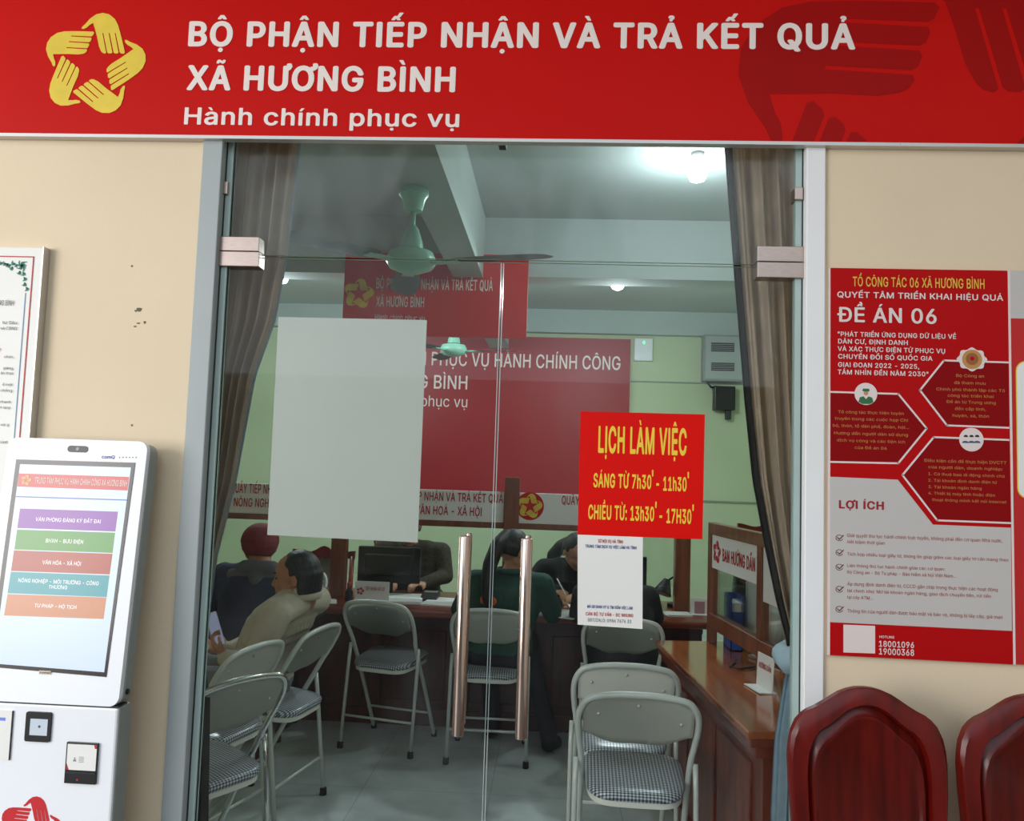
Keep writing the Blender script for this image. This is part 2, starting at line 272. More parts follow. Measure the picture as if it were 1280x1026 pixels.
    [227,[204,379,204,327,6,327,6,379],[65,471,126,471,126,98,128,76,136,61,150,53,170,50,185,51,202,54,213,2,192,-3,168,-4,125,2,92,21,72,52,65,93]],
    [410,[182,-5,146,-1,115,11,89,31,69,59,57,95,53,139,53,379,114,379,114,144,119,105,137,75,164,56,200,50,226,53,249,62,268,77,283,97,293,122,296,153,296,379,357,379,357,0,298,0,298,92,307,92,286,47,257,17,222,0]],
    [389,[163,0,17,379,84,379,165,155,187,87,206,21,184,21,203,87,224,155,305,379,371,379,226,0]],
    [567,[138,0,23,379,87,379,133,214,154,137,175,41,165,41,186,135,206,214,252,379,316,379,362,214,382,136,402,41,391,41,413,135,434,214,480,379,545,379,429,0,368,0,319,172,305,225,291,280,277,338,291,338,277,280,263,225,248,172,199,0]],
    [379,[21,0,171,218,171,171,29,379,100,379,147,306,179,253,207,206,175,206,202,253,233,306,282,379,352,379,209,169,209,214,358,0,287,0,231,85,200,136,173,182,205,182,178,136,148,85,91,0]],
    [389,[47,-139,61,-86,71,-87,104,-89,130,-74,151,-36,163,-1,17,379,84,379,165,155,187,87,206,21,184,21,202,87,224,155,305,379,371,379,204,-58,177,-107,139,-136,91,-145,65,-143]],
    [380,[42,0,42,46,254,320,254,323,48,323,48,379,333,379,333,331,126,60,126,56,339,56,339,0]],
    [513,[230,0,107,0,107,57,226,57,283,63,329,81,365,110,390,149,405,198,410,255,405,312,390,361,365,399,330,428,286,446,232,452,104,452,104,509,236,509,305,501,363,478,410,441,444,391,465,329,473,255,465,181,444,119,409,68,362,31,301,8],[136,509,136,0,71,0,71,509],[7,228,7,281,270,281,270,228]],
    [424,[195,-8,151,-2,111,16,79,45,55,84,39,133,34,189,39,245,55,293,79,332,112,361,151,378,196,384,228,381,253,373,287,346,306,319,311,319,311,509,372,509,372,0,313,0,313,59,307,59,287,31,252,4,227,-5],[205,47,236,51,263,65,284,86,299,115,309,150,312,189,309,229,300,263,284,291,263,312,237,325,205,330,172,325,145,311,124,290,108,261,99,227,96,189,99,151,109,117,124,88,145,66,172,51],[202,420,202,467,422,467,422,420]],
    [321,[78,318,70,509,136,509,128,318],[193,318,185,509,250,509,243,318]],
]
_fc = {}
GLYPH = {c: (g[0], g[1:]) for c, g in zip(GCH, GNUM)}
GLYPH[' '] = (195, [])
GLYPH['I'] = (185, [[60, 0, 60, 509, 125, 509, 125, 0]])
MARK = {   # tone and vowel marks: outline round the letter's middle, height above its top
    770: [(-92, 38), (-32, 112), (32, 112), (92, 38), (36, 38), (0, 80), (-36, 38)],
    774: [(-80, 112), (-72, 66), (-38, 36), (38, 36), (72, 66), (80, 112), (40, 112), (32, 84), (0, 72), (-32, 84), (-40, 112)],
    769: [(-32, 38), (14, 122), (82, 122), (14, 38)],
    768: [(32, 38), (-14, 122), (-82, 122), (-14, 38)],
    777: [(-22, 30), (-22, 66), (16, 84), (20, 98), (4, 108), (-18, 102), (-34, 88), (-50, 110), (-24, 136), (16, 140), (52, 122), (58, 92), (42, 68), (14, 54), (14, 30)],
    771: [(-92, 42), (-84, 84), (-56, 108), (-24, 104), (26, 76), (46, 80), (54, 104), (92, 104), (84, 64), (56, 40), (24, 42), (-26, 70), (-46, 66), (-54, 42)]}
_tri = {}
def fill_loops(loops):
    """triangles of an outline filled by the non-zero rule, so that overlapping strokes merge"""
    vin, ein = [], []
    for lp in loops:
        n = len(vin); vin += [Vector(p) for p in lp]; ein += [(n+i, n+(i+1) % len(lp)) for i in range(len(lp))]
    pv, _, pt = delaunay_2d_cdt(vin, ein, [], 0, .01)[:3]
    def wind(cx, cy):
        k = 0
        for lp in loops:
            for (ax, ay), (bx, by) in zip(lp, lp[1:]+lp[:1]):
                if (ay <= cy) != (by <= cy):
                    if ax+(cy-ay)/(by-ay)*(bx-ax) > cx: k += 1 if by > ay else -1
        return k
    keep = [t for t in pt if wind(sum(pv[i][0] for i in t)/3, sum(pv[i][1] for i in t)/3)]
    return [tuple(p) for p in pv], keep
def glyphs(body, off):
    """flat outlines of a text: vertices and triangles; off thickens the strokes by overlaying shifted copies"""
    k = (body, off)
    if k in _fc: return _fc[k]
    vs, fs, zc = [], [], [0]
    def put_shape(key, loops, dx, off=off):
        if key not in _tri: _tri[key] = fill_loops(loops)
        pv, pt = _tri[key]; zc[0] = (zc[0]+1) % 5
        for i, sh in enumerate([(0, 0), (1, 0), (-1, 0), (0, .7), (0, -.7), (.7, .5), (-.7, .5), (.7, -.5), (-.7, -.5)] if off else [(0, 0)]):
            n = len(vs)
            vs.extend(Vector(((a_+dx)/1000+sh[0]*off, b_/1000+sh[1]*off, i*.00004+zc[0]*.000008)) for a_, b_ in pv)
            fs.extend(tuple(n+q for q in t) for t in pt)
    x = 0
    for letter in body:
        parts = unicodedata.normalize('NFD', letter)
        base = parts[0]; marks = [ord(v) for v in parts[1:]]
        adv, cs = GLYPH[base]
        loops = [[(c[2*i], c[2*i+1]) for i in range(len(c)//2)] for c in cs]
        if base == 'i' and max(marks, default=0) not in (0, 803): loops = [p for p in loops if max(q[1] for q in p) < 440]
        if loops: put_shape(base+str(len(loops)), loops, x)
        if marks:
            xs = [p[0] for lp in loops for p in lp]; r = max(xs); top = max(p[1] for lp in loops for p in lp); mid = (min(xs)+r)/2; up = dx = 0
            for m in sorted(marks, key=lambda q: (q != 795, q != 770 and q != 774)):
                if m == 795: put_shape(base+'horn', [[(r-55, top-28), (r+8, top-20), (r+24, top+8), (r+16, top+52), (r+70, top+52), (r+84, top+4), (r+58, top-44), (r-10, top-78)]], x)
                elif m == 803: put_shape('dot', [[(38*math.cos(R(a_)), -96+38*math.sin(R(a_))) for a_ in range(0, 360, 45)]], x+mid, off*.6)
                else:
                    put_shape((m, top+up, off), [[(a_, top+up+b_+off*900) for a_, b_ in MARK[m]]], x+mid+dx, off*.45)
                    if m in (770, 774): up = 62; dx = 66 if m == 770 else 0
        x += adv + off*1400
    _fc[k] = (vs, fs)
    return _fc[k]
def capheight(): return .509
def letters(name, items, plane, mat, parent, lift=.0015, bold=.012, px=True):
    """items: (text, x left, x right, y base, y cap top) in plane units, or photo pixels converted onto the plane"""
    mb = MB()
    for it in items:
        body, x0, x1, yb, yc = it[:5]
        if px:
            xm = (x0+x1)/2
            a0 = plane.hit(x0, yb)[0]; a1 = plane.hit(x1, yb)[0]; b0 = plane.hit(xm, yb)[1]; b1 = plane.hit(xm, yc)[1]
        else: a0, a1, b0, b1 = x0, x1, yb, yc
        vs, fs = glyphs(body, bold*.8)
        if not vs: continue
        l = min(v.x for v in vs); r = max(v.x for v in vs)
        sx = (a1-a0)/max(r-l, 1e-6); sy = (b1-b0)/capheight()
        nv = [mb.bm.verts.new(plane.w(a0+(v.x-l)*sx, b0+v.y*sy, lift+v.z)) for v in vs]
        for f in fs:
            try: mb.bm.faces.new([nv[i] for i in f])
            except ValueError: pass
    return mb.build(name, mat, parent)
def pxpoly(plane, pts): return [plane.hit(x, y) for x, y in pts]
def rounded(x0, y0, x1, y1, r, n=5):
    out = []
    for cx, cy, a in ((x1-r, y1-r, 0), (x0+r, y1-r, 90), (x0+r, y0+r, 180), (x1-r, y0+r, 270)):
        for k in range(n+1):
            t = R(a+90*k/n); out.append((cx+r*math.cos(t), cy+r*math.sin(t)))
    return out
def disc(cx, cy, r, n=28): return [(cx+r*math.cos(k*2*math.pi/n), cy+r*math.sin(k*2*math.pi/n)) for k in range(n)]
def strokes(plane, mb, pts, wd, d0, d1, closed=False):   # a printed line of width wd
    P = [Vector((a, b)) for a, b in pts]
    seg = list(zip(P, P[1:])) + ([(P[-1], P[0])] if closed else [])
    for a, b in seg:
        t = (b-a).normalized(); n = Vector((-t.y, t.x))*wd/2; e = t*wd*.3
        mb.prism([tuple(a-e-n), tuple(b+e-n), tuple(b+e+n), tuple(a-e+n)], plane, d0, d1)

# five clasping hands of the star emblem, unit radius
_H = [(403,213),(412,196),(430,180),(470,130),(520,92),(575,80),(630,92),(680,130),(710,180),(735,250),(760,330),(785,415),(778,427),(752,424),
      (742,415),(696,252),(688,252),(732,418),(722,426),(700,424),(690,415),(645,252),(637,252),(680,418),(670,426),(646,424),(636,415),(592,252),(584,252),(628,420),(618,427),
      (598,421),(585,408),(565,370),(540,280),(500,165),(470,185),(450,205),(420,219)]
HAND = [((x-525)/440, (520-y)/440) for x, y in _H]
def star_emblem(plane, mb, cx, cy, r, d0, d1, sx=1.0, clip=None):
    for k in range(5):
        a = R(-72*k); c, s_ = math.cos(a), math.sin(a)
        poly = [(cx+(x*c-y*s_)*r*sx, cy+(x*s_+y*c)*r) for x, y in HAND]
        mb.prism(poly, plane, d0, d1)
    if clip:
        for co, no in clip:
            bmesh.ops.bisect_plane(mb.bm, geom=mb.bm.verts[:]+mb.bm.edges[:]+mb.bm.faces[:], plane_co=co, plane_no=no, clear_outer=True)

# ------------------------------------------------------------------ materials
def wood(name, col, dark, rough=.3, coat=.4, stretch=(6, 6, .7), vs=5.):
    return M(name, col, rough, vscale=vs, stretch=stretch, dark=dark, coat=coat)
m_wall = M('cream_plaster', 'E6D2B4', .85, var=.05, vscale=1.5, bump=.08, bscale=90)
m_porch = M('porch_plaster', 'C2C0B6', .9, var=.08)
m_tile_out = M('porch_tile', '4f4c48', .5, var=.15, vscale=3)
m_yellow = M('yellow_green_plaster', 'C6D2AE', .8, var=.04, vscale=1.2)
m_ceil = M('ceiling_paint', 'B0BBB7', .9, var=.05, vscale=.8)
m_red_panel = M('red_aluminium_panel', 'C80D06', .45, spec=.12, var=.06, vscale=1.2)
m_red_dark = M('dark_red_print', 'A20A08', .45, spec=.12, var=.05)
m_white_print = M('white_print', 'F0E2DC', .5)
m_yellow_print = M('yellow_print', 'E6C83A', .5, var=.06, vscale=30)
m_silver = M('silver_trim', 'C9C6C2', .35, .6)
m_alu_grey = M('grey_aluminium', 'A4ABAB', .45, .0, var=.06)
m_alu_white = M('white_aluminium', 'EFEEEE', .4, .0, var=.03)
m_steel = M('brushed_steel', 'B5A298', .28, 1., var=.12, vscale=40, stretch=(1, 1, 12))
m_steel_p = M('polished_steel', 'CFB8AC', .16, 1., var=.05)
m_gap = M('dark_gasket', '2A2D2C', .6)  # dark strip between frame and glass
m_glass_edge = M('glass_edge', 'A9BDB8', .25, var=.1)
m_paper = M('white_paper', 'EDEBE6', .55, var=.02)
m_frost = M('frosted_white_sheet', 'C9CCC4', .5, var=.03, vscale=2)
m_red_paper = M('red_paper', 'E00C03', .5, spec=.15, var=.03)
m_sched_yel = M('schedule_yellow', 'F6CE3C', .45, var=.05, vscale=40)
m_print_red = M('print_red', 'B8232A', .5)
m_print_blue = M('print_blue', '2C3F8C', .5)
m_print_grey = M('print_grey', '6E6A70', .5)
m_black = M('black_plastic', '17171A', .35, var=.1)
m_charcoal = M('charcoal_plastic', '2B2B2E', .45)
m_white_plastic = M('white_lacquer', 'F0F1F5', .35, var=.015)
m_grey_plastic = M('grey_plastic', '8F9491', .4)
m_red_wood = wood('red_lacquered_wood', '760D05', '4A0803', .34, .12, (5, 5, .6), 4)
m_red_wood2 = wood('red_lacquered_panel', '661007', '420703', .36, .2, (9, 9, .5), 4)
m_counter = wood('counter_wood', '8E3418', '64220E', .28, .5, (.7, 6, 6), 4)
m_counter_d = wood('dark_counter_wood', '5C1E12', '3C120A', .35, .3, (6, 6, .7), 4)
m_post = wood('post_wood', '8C4E2E', '6A3620', .35, .3)
m_desk = wood('desk_wood', 'B4622A', '7E3C16', .14, .8, (6, .7, 6), 4)
m_desk_side = wood('desk_side_wood', '83381C', '582412', .3, .4)
m_curt = M('grey_brown_curtain', 'CDB9A2', .9, var=.12, vscale=14, bump=.15, bscale=300)
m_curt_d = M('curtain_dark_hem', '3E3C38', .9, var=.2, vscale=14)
m_curt_blue = M('pale_blue_cloth', 'A9C0CC', .85, var=.14, vscale=18)
m_metal_ch = M('grey_painted_tube', 'C8CCC4', .36, .1, var=.04)
m_chrome = M('chrome_tube', 'D4D6D4', .12, 1.)
m_plate = M('grey_back_plate', 'E2E2D6', .45, .0, var=.05, vscale=6)
m_rubber = M('black_rubber', '1B1D1D', .7)
m_fan = M('mint_green_enamel', '8FC7B0', .3, var=.03)
m_fan_blade = M('grey_green_blade', '616D68', .4, var=.05)
m_bulb = M('lit_lamp', 'F4FAFF', .4, emit=30)
m_sock = M('lamp_socket', 'DDDDDA', .5)
m_skin = M('skin', 'B57B58', .55, var=.08, vscale=20)
m_skin2 = M('skin_light', 'C08A66', .55, var=.06, vscale=20)
m_hair = M('black_hair', '171314', .5, var=.3, vscale=60, stretch=(1, 1, .15), bump=.3, bscale=120)
m_beige = M('beige_jacket', 'C2B8A2', .85, var=.1, vscale=9, bump=.5, bscale=14)
m_navy = M('navy_jacket', '2C2E48', .8, var=.15, vscale=9, bump=.4, bscale=14)
m_greyv = M('grey_yoke', '5B5A5E', .8)
m_green = M('dark_green_jacket', '17463A', .75, var=.2, vscale=7, bump=.5, bscale=12)
m_blackc = M('black_cloth', '15161A', .85, var=.2, vscale=9, bump=.4, bscale=14)
m_tweed = M('brown_tweed', '4A4034', .9, var=.5, vscale=90)
m_grey_tr = M('grey_trousers', '7C8286', .85, var=.1, vscale=9, bump=.3, bscale=14)
m_dark_tr = M('dark_trousers', '1C1E26', .85, var=.1)
m_cap = M('dark_red_cap', '7A1D1F', .8, var=.1)
m_orange = M('orange_logo', 'D9642A', .6)
m_blue = M('blue_plastic', '2C4F9E', .4)
m_mon_white = M('white_monitor', 'F2F6F0', .4)
m_maroon = M('maroon_banner', 'A01A22', .45, var=.05, vscale=1)
m_redsign = M('red_sign_face', 'D42A22', .4, var=.05, vscale=1)

def m_floor_():
    m = M('grey_marble_tile', 'C6CECC', .32, var=.24, vscale=5.5, coat=.1)
    nt = m.node_tree; b = nt.nodes['Principled BSDF']
    tc = nt.nodes.new('ShaderNodeTexCoord'); br = nt.nodes.new('ShaderNodeTexBrick')
    br.inputs['Scale'].default_value = 1; br.inputs['Brick Width'].default_value = .6; br.inputs['Row Height'].default_value = .6
    br.offset = 0; br.inputs['Mortar Size'].default_value = .0018
    br.inputs['Color1'].default_value = br.inputs['Color2'].default_value = (1, 1, 1, 1); br.inputs['Mortar'].default_value = (.6, .6, .6, 1)
    nt.links.new(tc.outputs['Object'], br.inputs['Vector'])
    src = b.inputs['Base Color'].links[0].from_socket
    mx = nt.nodes.new('ShaderNodeMix'); mx.data_type = 'RGBA'; mx.blend_type = 'MULTIPLY'; mx.inputs['Factor'].default_value = 1
    nt.links.new(src, mx.inputs[6]); nt.links.new(br.outputs['Color'], mx.inputs[7]); nt.links.new(mx.outputs[2], b.inputs['Base Color'])
    return m
m_floor = m_floor_()
def m_check_():
    m = bpy.data.materials.new('checked_vinyl'); m.use_nodes = True; nt = m.node_tree; b = nt.nodes['Principled BSDF']
    b.inputs['Roughness'].default_value = .28
    tc = nt.nodes.new('ShaderNodeTexCoord'); sp = nt.nodes.new('ShaderNodeSeparateXYZ'); nt.links.new(tc.outputs['Object'], sp.inputs[0])
    def stripe(sock, per):
        a = nt.nodes.new('ShaderNodeMath'); a.operation = 'MULTIPLY'; a.inputs[1].default_value = 2*math.pi/per; nt.links.new(sock, a.inputs[0])
        c = nt.nodes.new('ShaderNodeMath'); c.operation = 'SINE'; nt.links.new(a.outputs[0], c.inputs[0])
        d = nt.nodes.new('ShaderNodeMath'); d.operation = 'GREATER_THAN'; d.inputs[1].default_value = 0; nt.links.new(c.outputs[0], d.inputs[0])
        return d.outputs[0]
    ad = nt.nodes.new('ShaderNodeMath'); ad.operation = 'ADD'
    yz = nt.nodes.new('ShaderNodeMath'); yz.operation = 'ADD'; nt.links.new(sp.outputs[1], yz.inputs[0]); nt.links.new(sp.outputs[2], yz.inputs[1])
    nt.links.new(stripe(sp.outputs[0], .012), ad.inputs[0]); nt.links.new(stripe(yz.outputs[0], .012), ad.inputs[1])
    rp = nt.nodes.new('ShaderNodeValToRGB'); rp.color_ramp.interpolation = 'CONSTANT'
    e = rp.color_ramp.elements; e[0].color = (.03, .035, .045, 1); e[1].position = .3; e[1].color = (.22, .24, .26, 1)
    n = e.new(.75); n.color = (.62, .66, .68, 1)
    hf = nt.nodes.new('ShaderNodeMath'); hf.operation = 'MULTIPLY'; hf.inputs[1].default_value = .5
    nt.links.new(ad.outputs[0], hf.inputs[0]); nt.links.new(hf.outputs[0], rp.inputs[0]); nt.links.new(rp.outputs[0], b.inputs['Base Color'])
    return m
m_check = m_check_()
def m_glass_(name, tint, refl, dust=0.0, edge=None):
    m = bpy.data.materials.new(name); m.use_nodes = True; nt = m.node_tree
    for n in list(nt.nodes): nt.nodes.remove(n)
    out = nt.nodes.new('ShaderNodeOutputMaterial'); tr = nt.nodes.new('ShaderNodeBsdfTransparent'); gl = nt.nodes.new('ShaderNodeBsdfGlossy')
    tr.inputs[0].default_value = (*tint, 1); gl.inputs['Roughness'].default_value = .0; gl.inputs['Color'].default_value = (1, 1, 1, 1)
    fr = nt.nodes.new('ShaderNodeFresnel'); fr.inputs['IOR'].default_value = 1.45
    mu = nt.nodes.new('ShaderNodeMath'); mu.operation = 'MULTIPLY'; mu.inputs[1].default_value = refl; nt.links.new(fr.outputs[0], mu.inputs[0])
    mx = nt.nodes.new('ShaderNodeMixShader'); nt.links.new(mu.outputs[0], mx.inputs[0]); nt.links.new(tr.outputs[0], mx.inputs[1]); nt.links.new(gl.outputs[0], mx.inputs[2])
    last = mx
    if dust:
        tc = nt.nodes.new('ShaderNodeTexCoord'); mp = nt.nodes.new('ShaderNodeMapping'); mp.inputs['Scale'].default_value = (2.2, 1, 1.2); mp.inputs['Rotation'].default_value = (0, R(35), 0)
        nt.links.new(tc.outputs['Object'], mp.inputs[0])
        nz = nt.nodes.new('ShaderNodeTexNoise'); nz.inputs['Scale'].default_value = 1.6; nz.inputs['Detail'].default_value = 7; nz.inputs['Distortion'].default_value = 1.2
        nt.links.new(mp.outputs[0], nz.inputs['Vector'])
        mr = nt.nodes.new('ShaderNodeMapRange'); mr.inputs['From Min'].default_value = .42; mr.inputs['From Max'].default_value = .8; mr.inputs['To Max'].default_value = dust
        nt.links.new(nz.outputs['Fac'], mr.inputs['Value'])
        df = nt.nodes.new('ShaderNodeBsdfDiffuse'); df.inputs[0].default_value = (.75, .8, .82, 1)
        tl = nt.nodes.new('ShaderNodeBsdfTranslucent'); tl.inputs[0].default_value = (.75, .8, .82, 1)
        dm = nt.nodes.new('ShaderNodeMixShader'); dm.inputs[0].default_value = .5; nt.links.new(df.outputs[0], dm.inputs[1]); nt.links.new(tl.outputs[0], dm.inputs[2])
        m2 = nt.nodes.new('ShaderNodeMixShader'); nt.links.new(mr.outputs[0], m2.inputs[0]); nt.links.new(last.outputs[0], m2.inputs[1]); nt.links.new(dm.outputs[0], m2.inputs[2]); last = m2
    nt.links.new(last.outputs[0], out.inputs[0])
    return m
m_glass = m_glass_('door_glass', (.95, .962, .957), .38, .02)
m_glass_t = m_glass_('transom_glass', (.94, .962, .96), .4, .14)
m_glass_in = m_glass_('counter_glass', (.96, .98, .97), .6)
# ------------------------------------------------------------------ the setting
XL, XR = -1.125, .793          # door frame, outer edges
ZT = 2.64
mb = MB()
mb.box((-6, 0, 0), (XL, .12, 3.6)); mb.box((XR, 0, 0), (4.5, .12, 3.6)); mb.box((XL, 0, ZT), (XR, .12, 3.6))
struct(mb.build('wall_front', m_wall), 'cream plastered wall around the glass doors', 'wall')
struct(MB().box((-4.3, 0.12, -.1), (2.6, 6.4, 0)).build('floor', m_floor), 'pale grey marbled tile floor of the office', 'floor')
struct(MB().box((-30, -30, -.1), (30, 0.12, -.004)).build('ground', m_tile_out), 'grey porch paving in front of the doors', 'ground')
struct(MB().box((-4.3, 6.2, 0), (2.6, 6.4, 3.4)).build('wall_back', m_yellow), 'yellow green back wall of the office', 'wall')
struct(MB().box((-4.4, .12, 0), (-4.2, 6.4, 3.4)).build('wall_left', m_yellow), 'yellow green left wall of the office', 'wall')
struct(MB().box((2.4, .12, 0), (2.6, 6.4, 3.4)).build('wall_right', m_yellow), 'yellow green right wall of the office', 'wall')
struct(MB().box((-4.4, 0.12, 3.25), (2.6, 6.4, 3.4)).build('ceiling', m_ceil), 'pale grey ceiling of the office', 'ceiling')
struct(MB().box((-4.2, 3.0, 2.84), (2.4, 3.22, 3.25)).build('ceiling_beam', m_ceil), 'pale cross beam above the counter', 'beam')
struct(MB().box((-.72, .12, 2.82), (-.515, 3.0, 3.25)).build('ceiling_beam', m_ceil), 'beam running back from the doors, carrying the near fan', 'beam')
struct(MB().box((-.72, 3.22, 2.82), (-.515, 6.2, 3.25)).build('ceiling_beam', m_ceil), 'beam behind the cross beam, carrying the far fan', 'beam')
struct(MB().box((-4.2, 6.1, 3.0), (2.4, 6.2, 3.25)).build('ceiling_beam', m_ceil), 'pale band along the top of the back wall', 'beam')
# unseen porch roof, plus walls added to dim reflections and block sky
struct(MB().box((-6, -1.7, 3.6), (4.5, 0.12, 3.75)).build('ceiling_porch', m_porch), 'plastered underside of the unseen porch roof', 'ceiling')  # unseen; its depth sets how much sky light comes in
struct(MB().box((-14, -13, 0), (14, -12.6, 3.2)).build('wall_reflection_dimmer', M('far_plaster', '6f6d62', .9, var=.1)), 'unseen plaster wall added across the yard to dim reflections', 'wall')  # added wall, keeps reflections in the door glass dark
struct(MB().box((3.1, -9, 0), (3.3, 0, 4.2)).build('wall_sky_block', m_porch), 'unseen plaster wall added on the right to block sky light', 'wall')  # added wall, cuts off sky light from the right

# door frame
def frame_strip(name, x0, x1, mat, mat2, label, inner):
    f = MB().box((x0, -.012, 0), (x1, .07, ZT), .003).build(name, mat)
    struct(f, label, 'frame')
    s = 1 if inner > 0 else -1
    xi = x1 if inner > 0 else x0
    MB().box((xi, .02, 0), (xi+s*.004, .06, ZT)).build('gasket', m_gap, f)
    MB().box((xi+s*.004, .022, 0), (xi+s*.022, .05, ZT)).build('glass_channel', m_glass_edge, f)
    return f
frame_strip('trim_1', XL, -1.062, m_alu_grey, m_glass_edge, 'grey aluminium door frame on the left', 1)
frame_strip('trim_2', .737, XR, m_alu_white, m_glass_edge, 'white aluminium door frame on the right', -1)
struct(MB().box((-1.062, -.01, 2.60), (.737, .07, ZT)).build('trim_3', m_alu_grey), 'grey aluminium door head under the fascia board', 'frame')

GX0, GXM, GX1, GZ = -1.04, -.174, .717, 2.158
def pane(mat, a, b, parent, name='glass_pane'):
    # a glass sheet 10 mm thick; its narrow edges look green
    mbp = MB().box(a, b)
    for f in mbp.bm.faces:
        n = f.normal if f.normal.length else (f.verts[1].co-f.verts[0].co).cross(f.verts[2].co-f.verts[0].co).normalized()
        f.material_index = 0 if abs(n.y) > .9 or abs(n.x) > 2 else 1
    return mbp.build(name, mat, parent, mats=[mat, m_glass_edge])
t = thing('window_1', 'fixed glass transom above the double doors', 'window', (-.16, .035, GZ)); t['kind'] = 'structure'
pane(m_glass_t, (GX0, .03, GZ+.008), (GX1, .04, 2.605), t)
def patch(px0, py0, px1, py1, parent, name='patch_fitting'):
    a = at(px0, py1, .015); b = at(px1, py0, .015)
    o = MB().box((a.x, .010, a.z), (b.x, .06, b.z), .002).build(name, m_steel, parent); return o
patch(266, 296.5, 325, 313.5, t); patch(946, 308.5, 1010, 327, t)
patch(275, 227, 285.5, 243, t, 'glass_clip'); patch(993, 234.5, 1003.5, 250, t, 'glass_clip')
a = at(628, 180, .02); MB().box((a.x-.012, .012, a.z-.008), (a.x+.012, .05, a.z+.01), .002).build('latch', m_black, t)
m_seal = M('clear_edge_seal', 'BCC8C6', .25)
def door(name, x0, x1, label, hx, fit):
    d = thing(name, label, 'door', ((x0+x1)/2, .035, .01)); d['kind'] = 'structure'
    pane(m_glass, (x0, .03, .012), (x1, .04, GZ), d)
    patch(*fit, d)
    xe = x1 if x1 < -.1 else x0; sg = -1 if x1 < -.1 else 1
    MB().box((xe+sg*.001, .0285, .02), (xe+sg*.0028, .0415, GZ-.004)).build('edge_seal', m_seal, d)
    h = MB(); c = Vector((hx, -.045, 0))
    z0, z1 = .752, 1.321
    h.lathe([(.015, z0), (.0172, z0+.002), (.0172, z1-.006), (.0155, z1-.001), (.013, z1)], c, seg=24)
    hd = h.build('pull_handle', m_steel_p, d, smooth='auto')
    for z in (z0+.12, z1-.12):
        MB().tube([(hx, -.036, z), (hx, .03, z)], .009, 12).build('standoff', m_steel_p, hd, True)
    h2 = MB(); h2.lathe([(.0095, z0), (.011, z0+.002), (.011, z1-.006), (.0095, z1)], (hx, .062, 0), seg=20)
    h2.build('inner_handle', m_steel_p, d, smooth='auto')
    return d
hl = at(577, 790, -.045).x; hr = at(655, 790, -.045).x
door('door_1', GX0, GXM-.002, 'left glass door leaf with a white sheet stuck on it', hl, (266, 315, 325, 332.5))
door('door_2', GXM+.002, GX1, 'right glass door leaf with the red working hours notice', hr, (946, 328.5, 1010, 347))

# ------------------------------------------------------------------ fascia board
FP = front(-.028)
zb = .5*(at(0, 172, -.028).z + at(640, 175, -.028).z)
fas = thing('fascia_sign', 'long red fascia board with white lettering and yellow star emblem above the doors', 'sign', (0, -.02, zb))
MB().box((-3.2, -.028, zb+.008), (2.2, -.002, 3.12)).build('panel', m_red_panel, fas)
MB().box((-3.2, -.031, zb-.001), (2.2, -.002, zb+.009)).build('edge_trim', m_silver, fas)
letters('lettering', [('BỘ PHẬN TIẾP NHẬN VÀ TRẢ KẾT QUẢ', 235, 1069, 59, 29.5), ('XÃ HƯƠNG BÌNH', 233, 569, 113, 84)], FP, m_white_print, fas, bold=.042)
letters('lettering', [('Hành chính phục vụ', 230, 574, 157, 136.5)], FP, m_white_print, fas, bold=.024)
mb = MB(); c = FP.hit(116.8, 81); r = FP.hit(116.8, 16.5)[1]-c[1]
star_emblem(FP, mb, c[0], c[1], r, .0005, .002); mb.build('emblem', m_yellow_print, fas)
mb = MB(); c = FP.hit(1182, 172)
star_emblem(FP, mb, c[0], c[1], r*3.87, .0002, .0006, clip=[((2.19, 0, 0), (1, 0, 0)), ((0, 0, zb+.012), (0, 0, -1)), ((0, 0, 3.1), (0, 0, 1))])
mb.build('ghost_emblem', m_red_dark, fas, label='large darker red star emblem printed on the panel')

# ------------------------------------------------------------------ papers on the doors
def sheet(mb, plane, pts, d0, d1): mb.prism(pxpoly(plane, pts), plane, d0, d1); return mb
PI_ = front(.041)
o = sheet(MB(), PI_, [(348, 396), (533.5, 400), (522, 678), (334, 668.5)], -.002, -.0005).build('paper_sheet', m_frost)
tag(o, 'large blank white sheet stuck on the left glass door', 'sheet')
GP = front(.029)
sc = thing('schedule_notice', 'red working hours notice with yellow lettering on the right glass door', 'notice', at(800, 670, .029))
sheet(MB(), GP, [(725.5, 514), (881, 518), (878, 674), (722, 668)], .0003, .0015).build('paper', m_red_paper, sc)
letters('lettering', [('LỊCH LÀM VIỆC', 747.5, 858, 566.5, 535), ("SÁNG TỪ 7h30", 741.5, 814, 609.5, 593), ("- 11h30", 820, 858, 613, 596.5), ("CHIỀU TỪ: 13h30", 735, 817.5, 649.5, 632.5), ("- 17H30", 824, 864, 653.5, 636.5),
    ("'", 814.5, 816.5, 606, 588), ("'", 859, 861, 608, 590.5), ("'", 818.5, 820.5, 645, 627.5), ("'", 865, 867, 649, 631)], GP, m_sched_yel, sc, lift=.0022, bold=.036)
qs = thing('recruitment_sheet', 'white printed sheet just under the red working hours notice', 'notice', at(762, 786, .029))
sheet(MB(), GP, [(722, 667.8), (803.5, 671), (803, 786), (722, 780.5)], .0001, .0008).build('paper', m_paper, qs)
letters('lettering', [('SỞ NỘI VỤ HÀ TĨNH', 747.5, 778.5, 678.5, 674.5), ('CÁN BỘ TƯ VẤN - ĐC NHUNG', 732, 791.5, 770, 766)], GP, m_print_red, qs, lift=.0014, bold=.03)
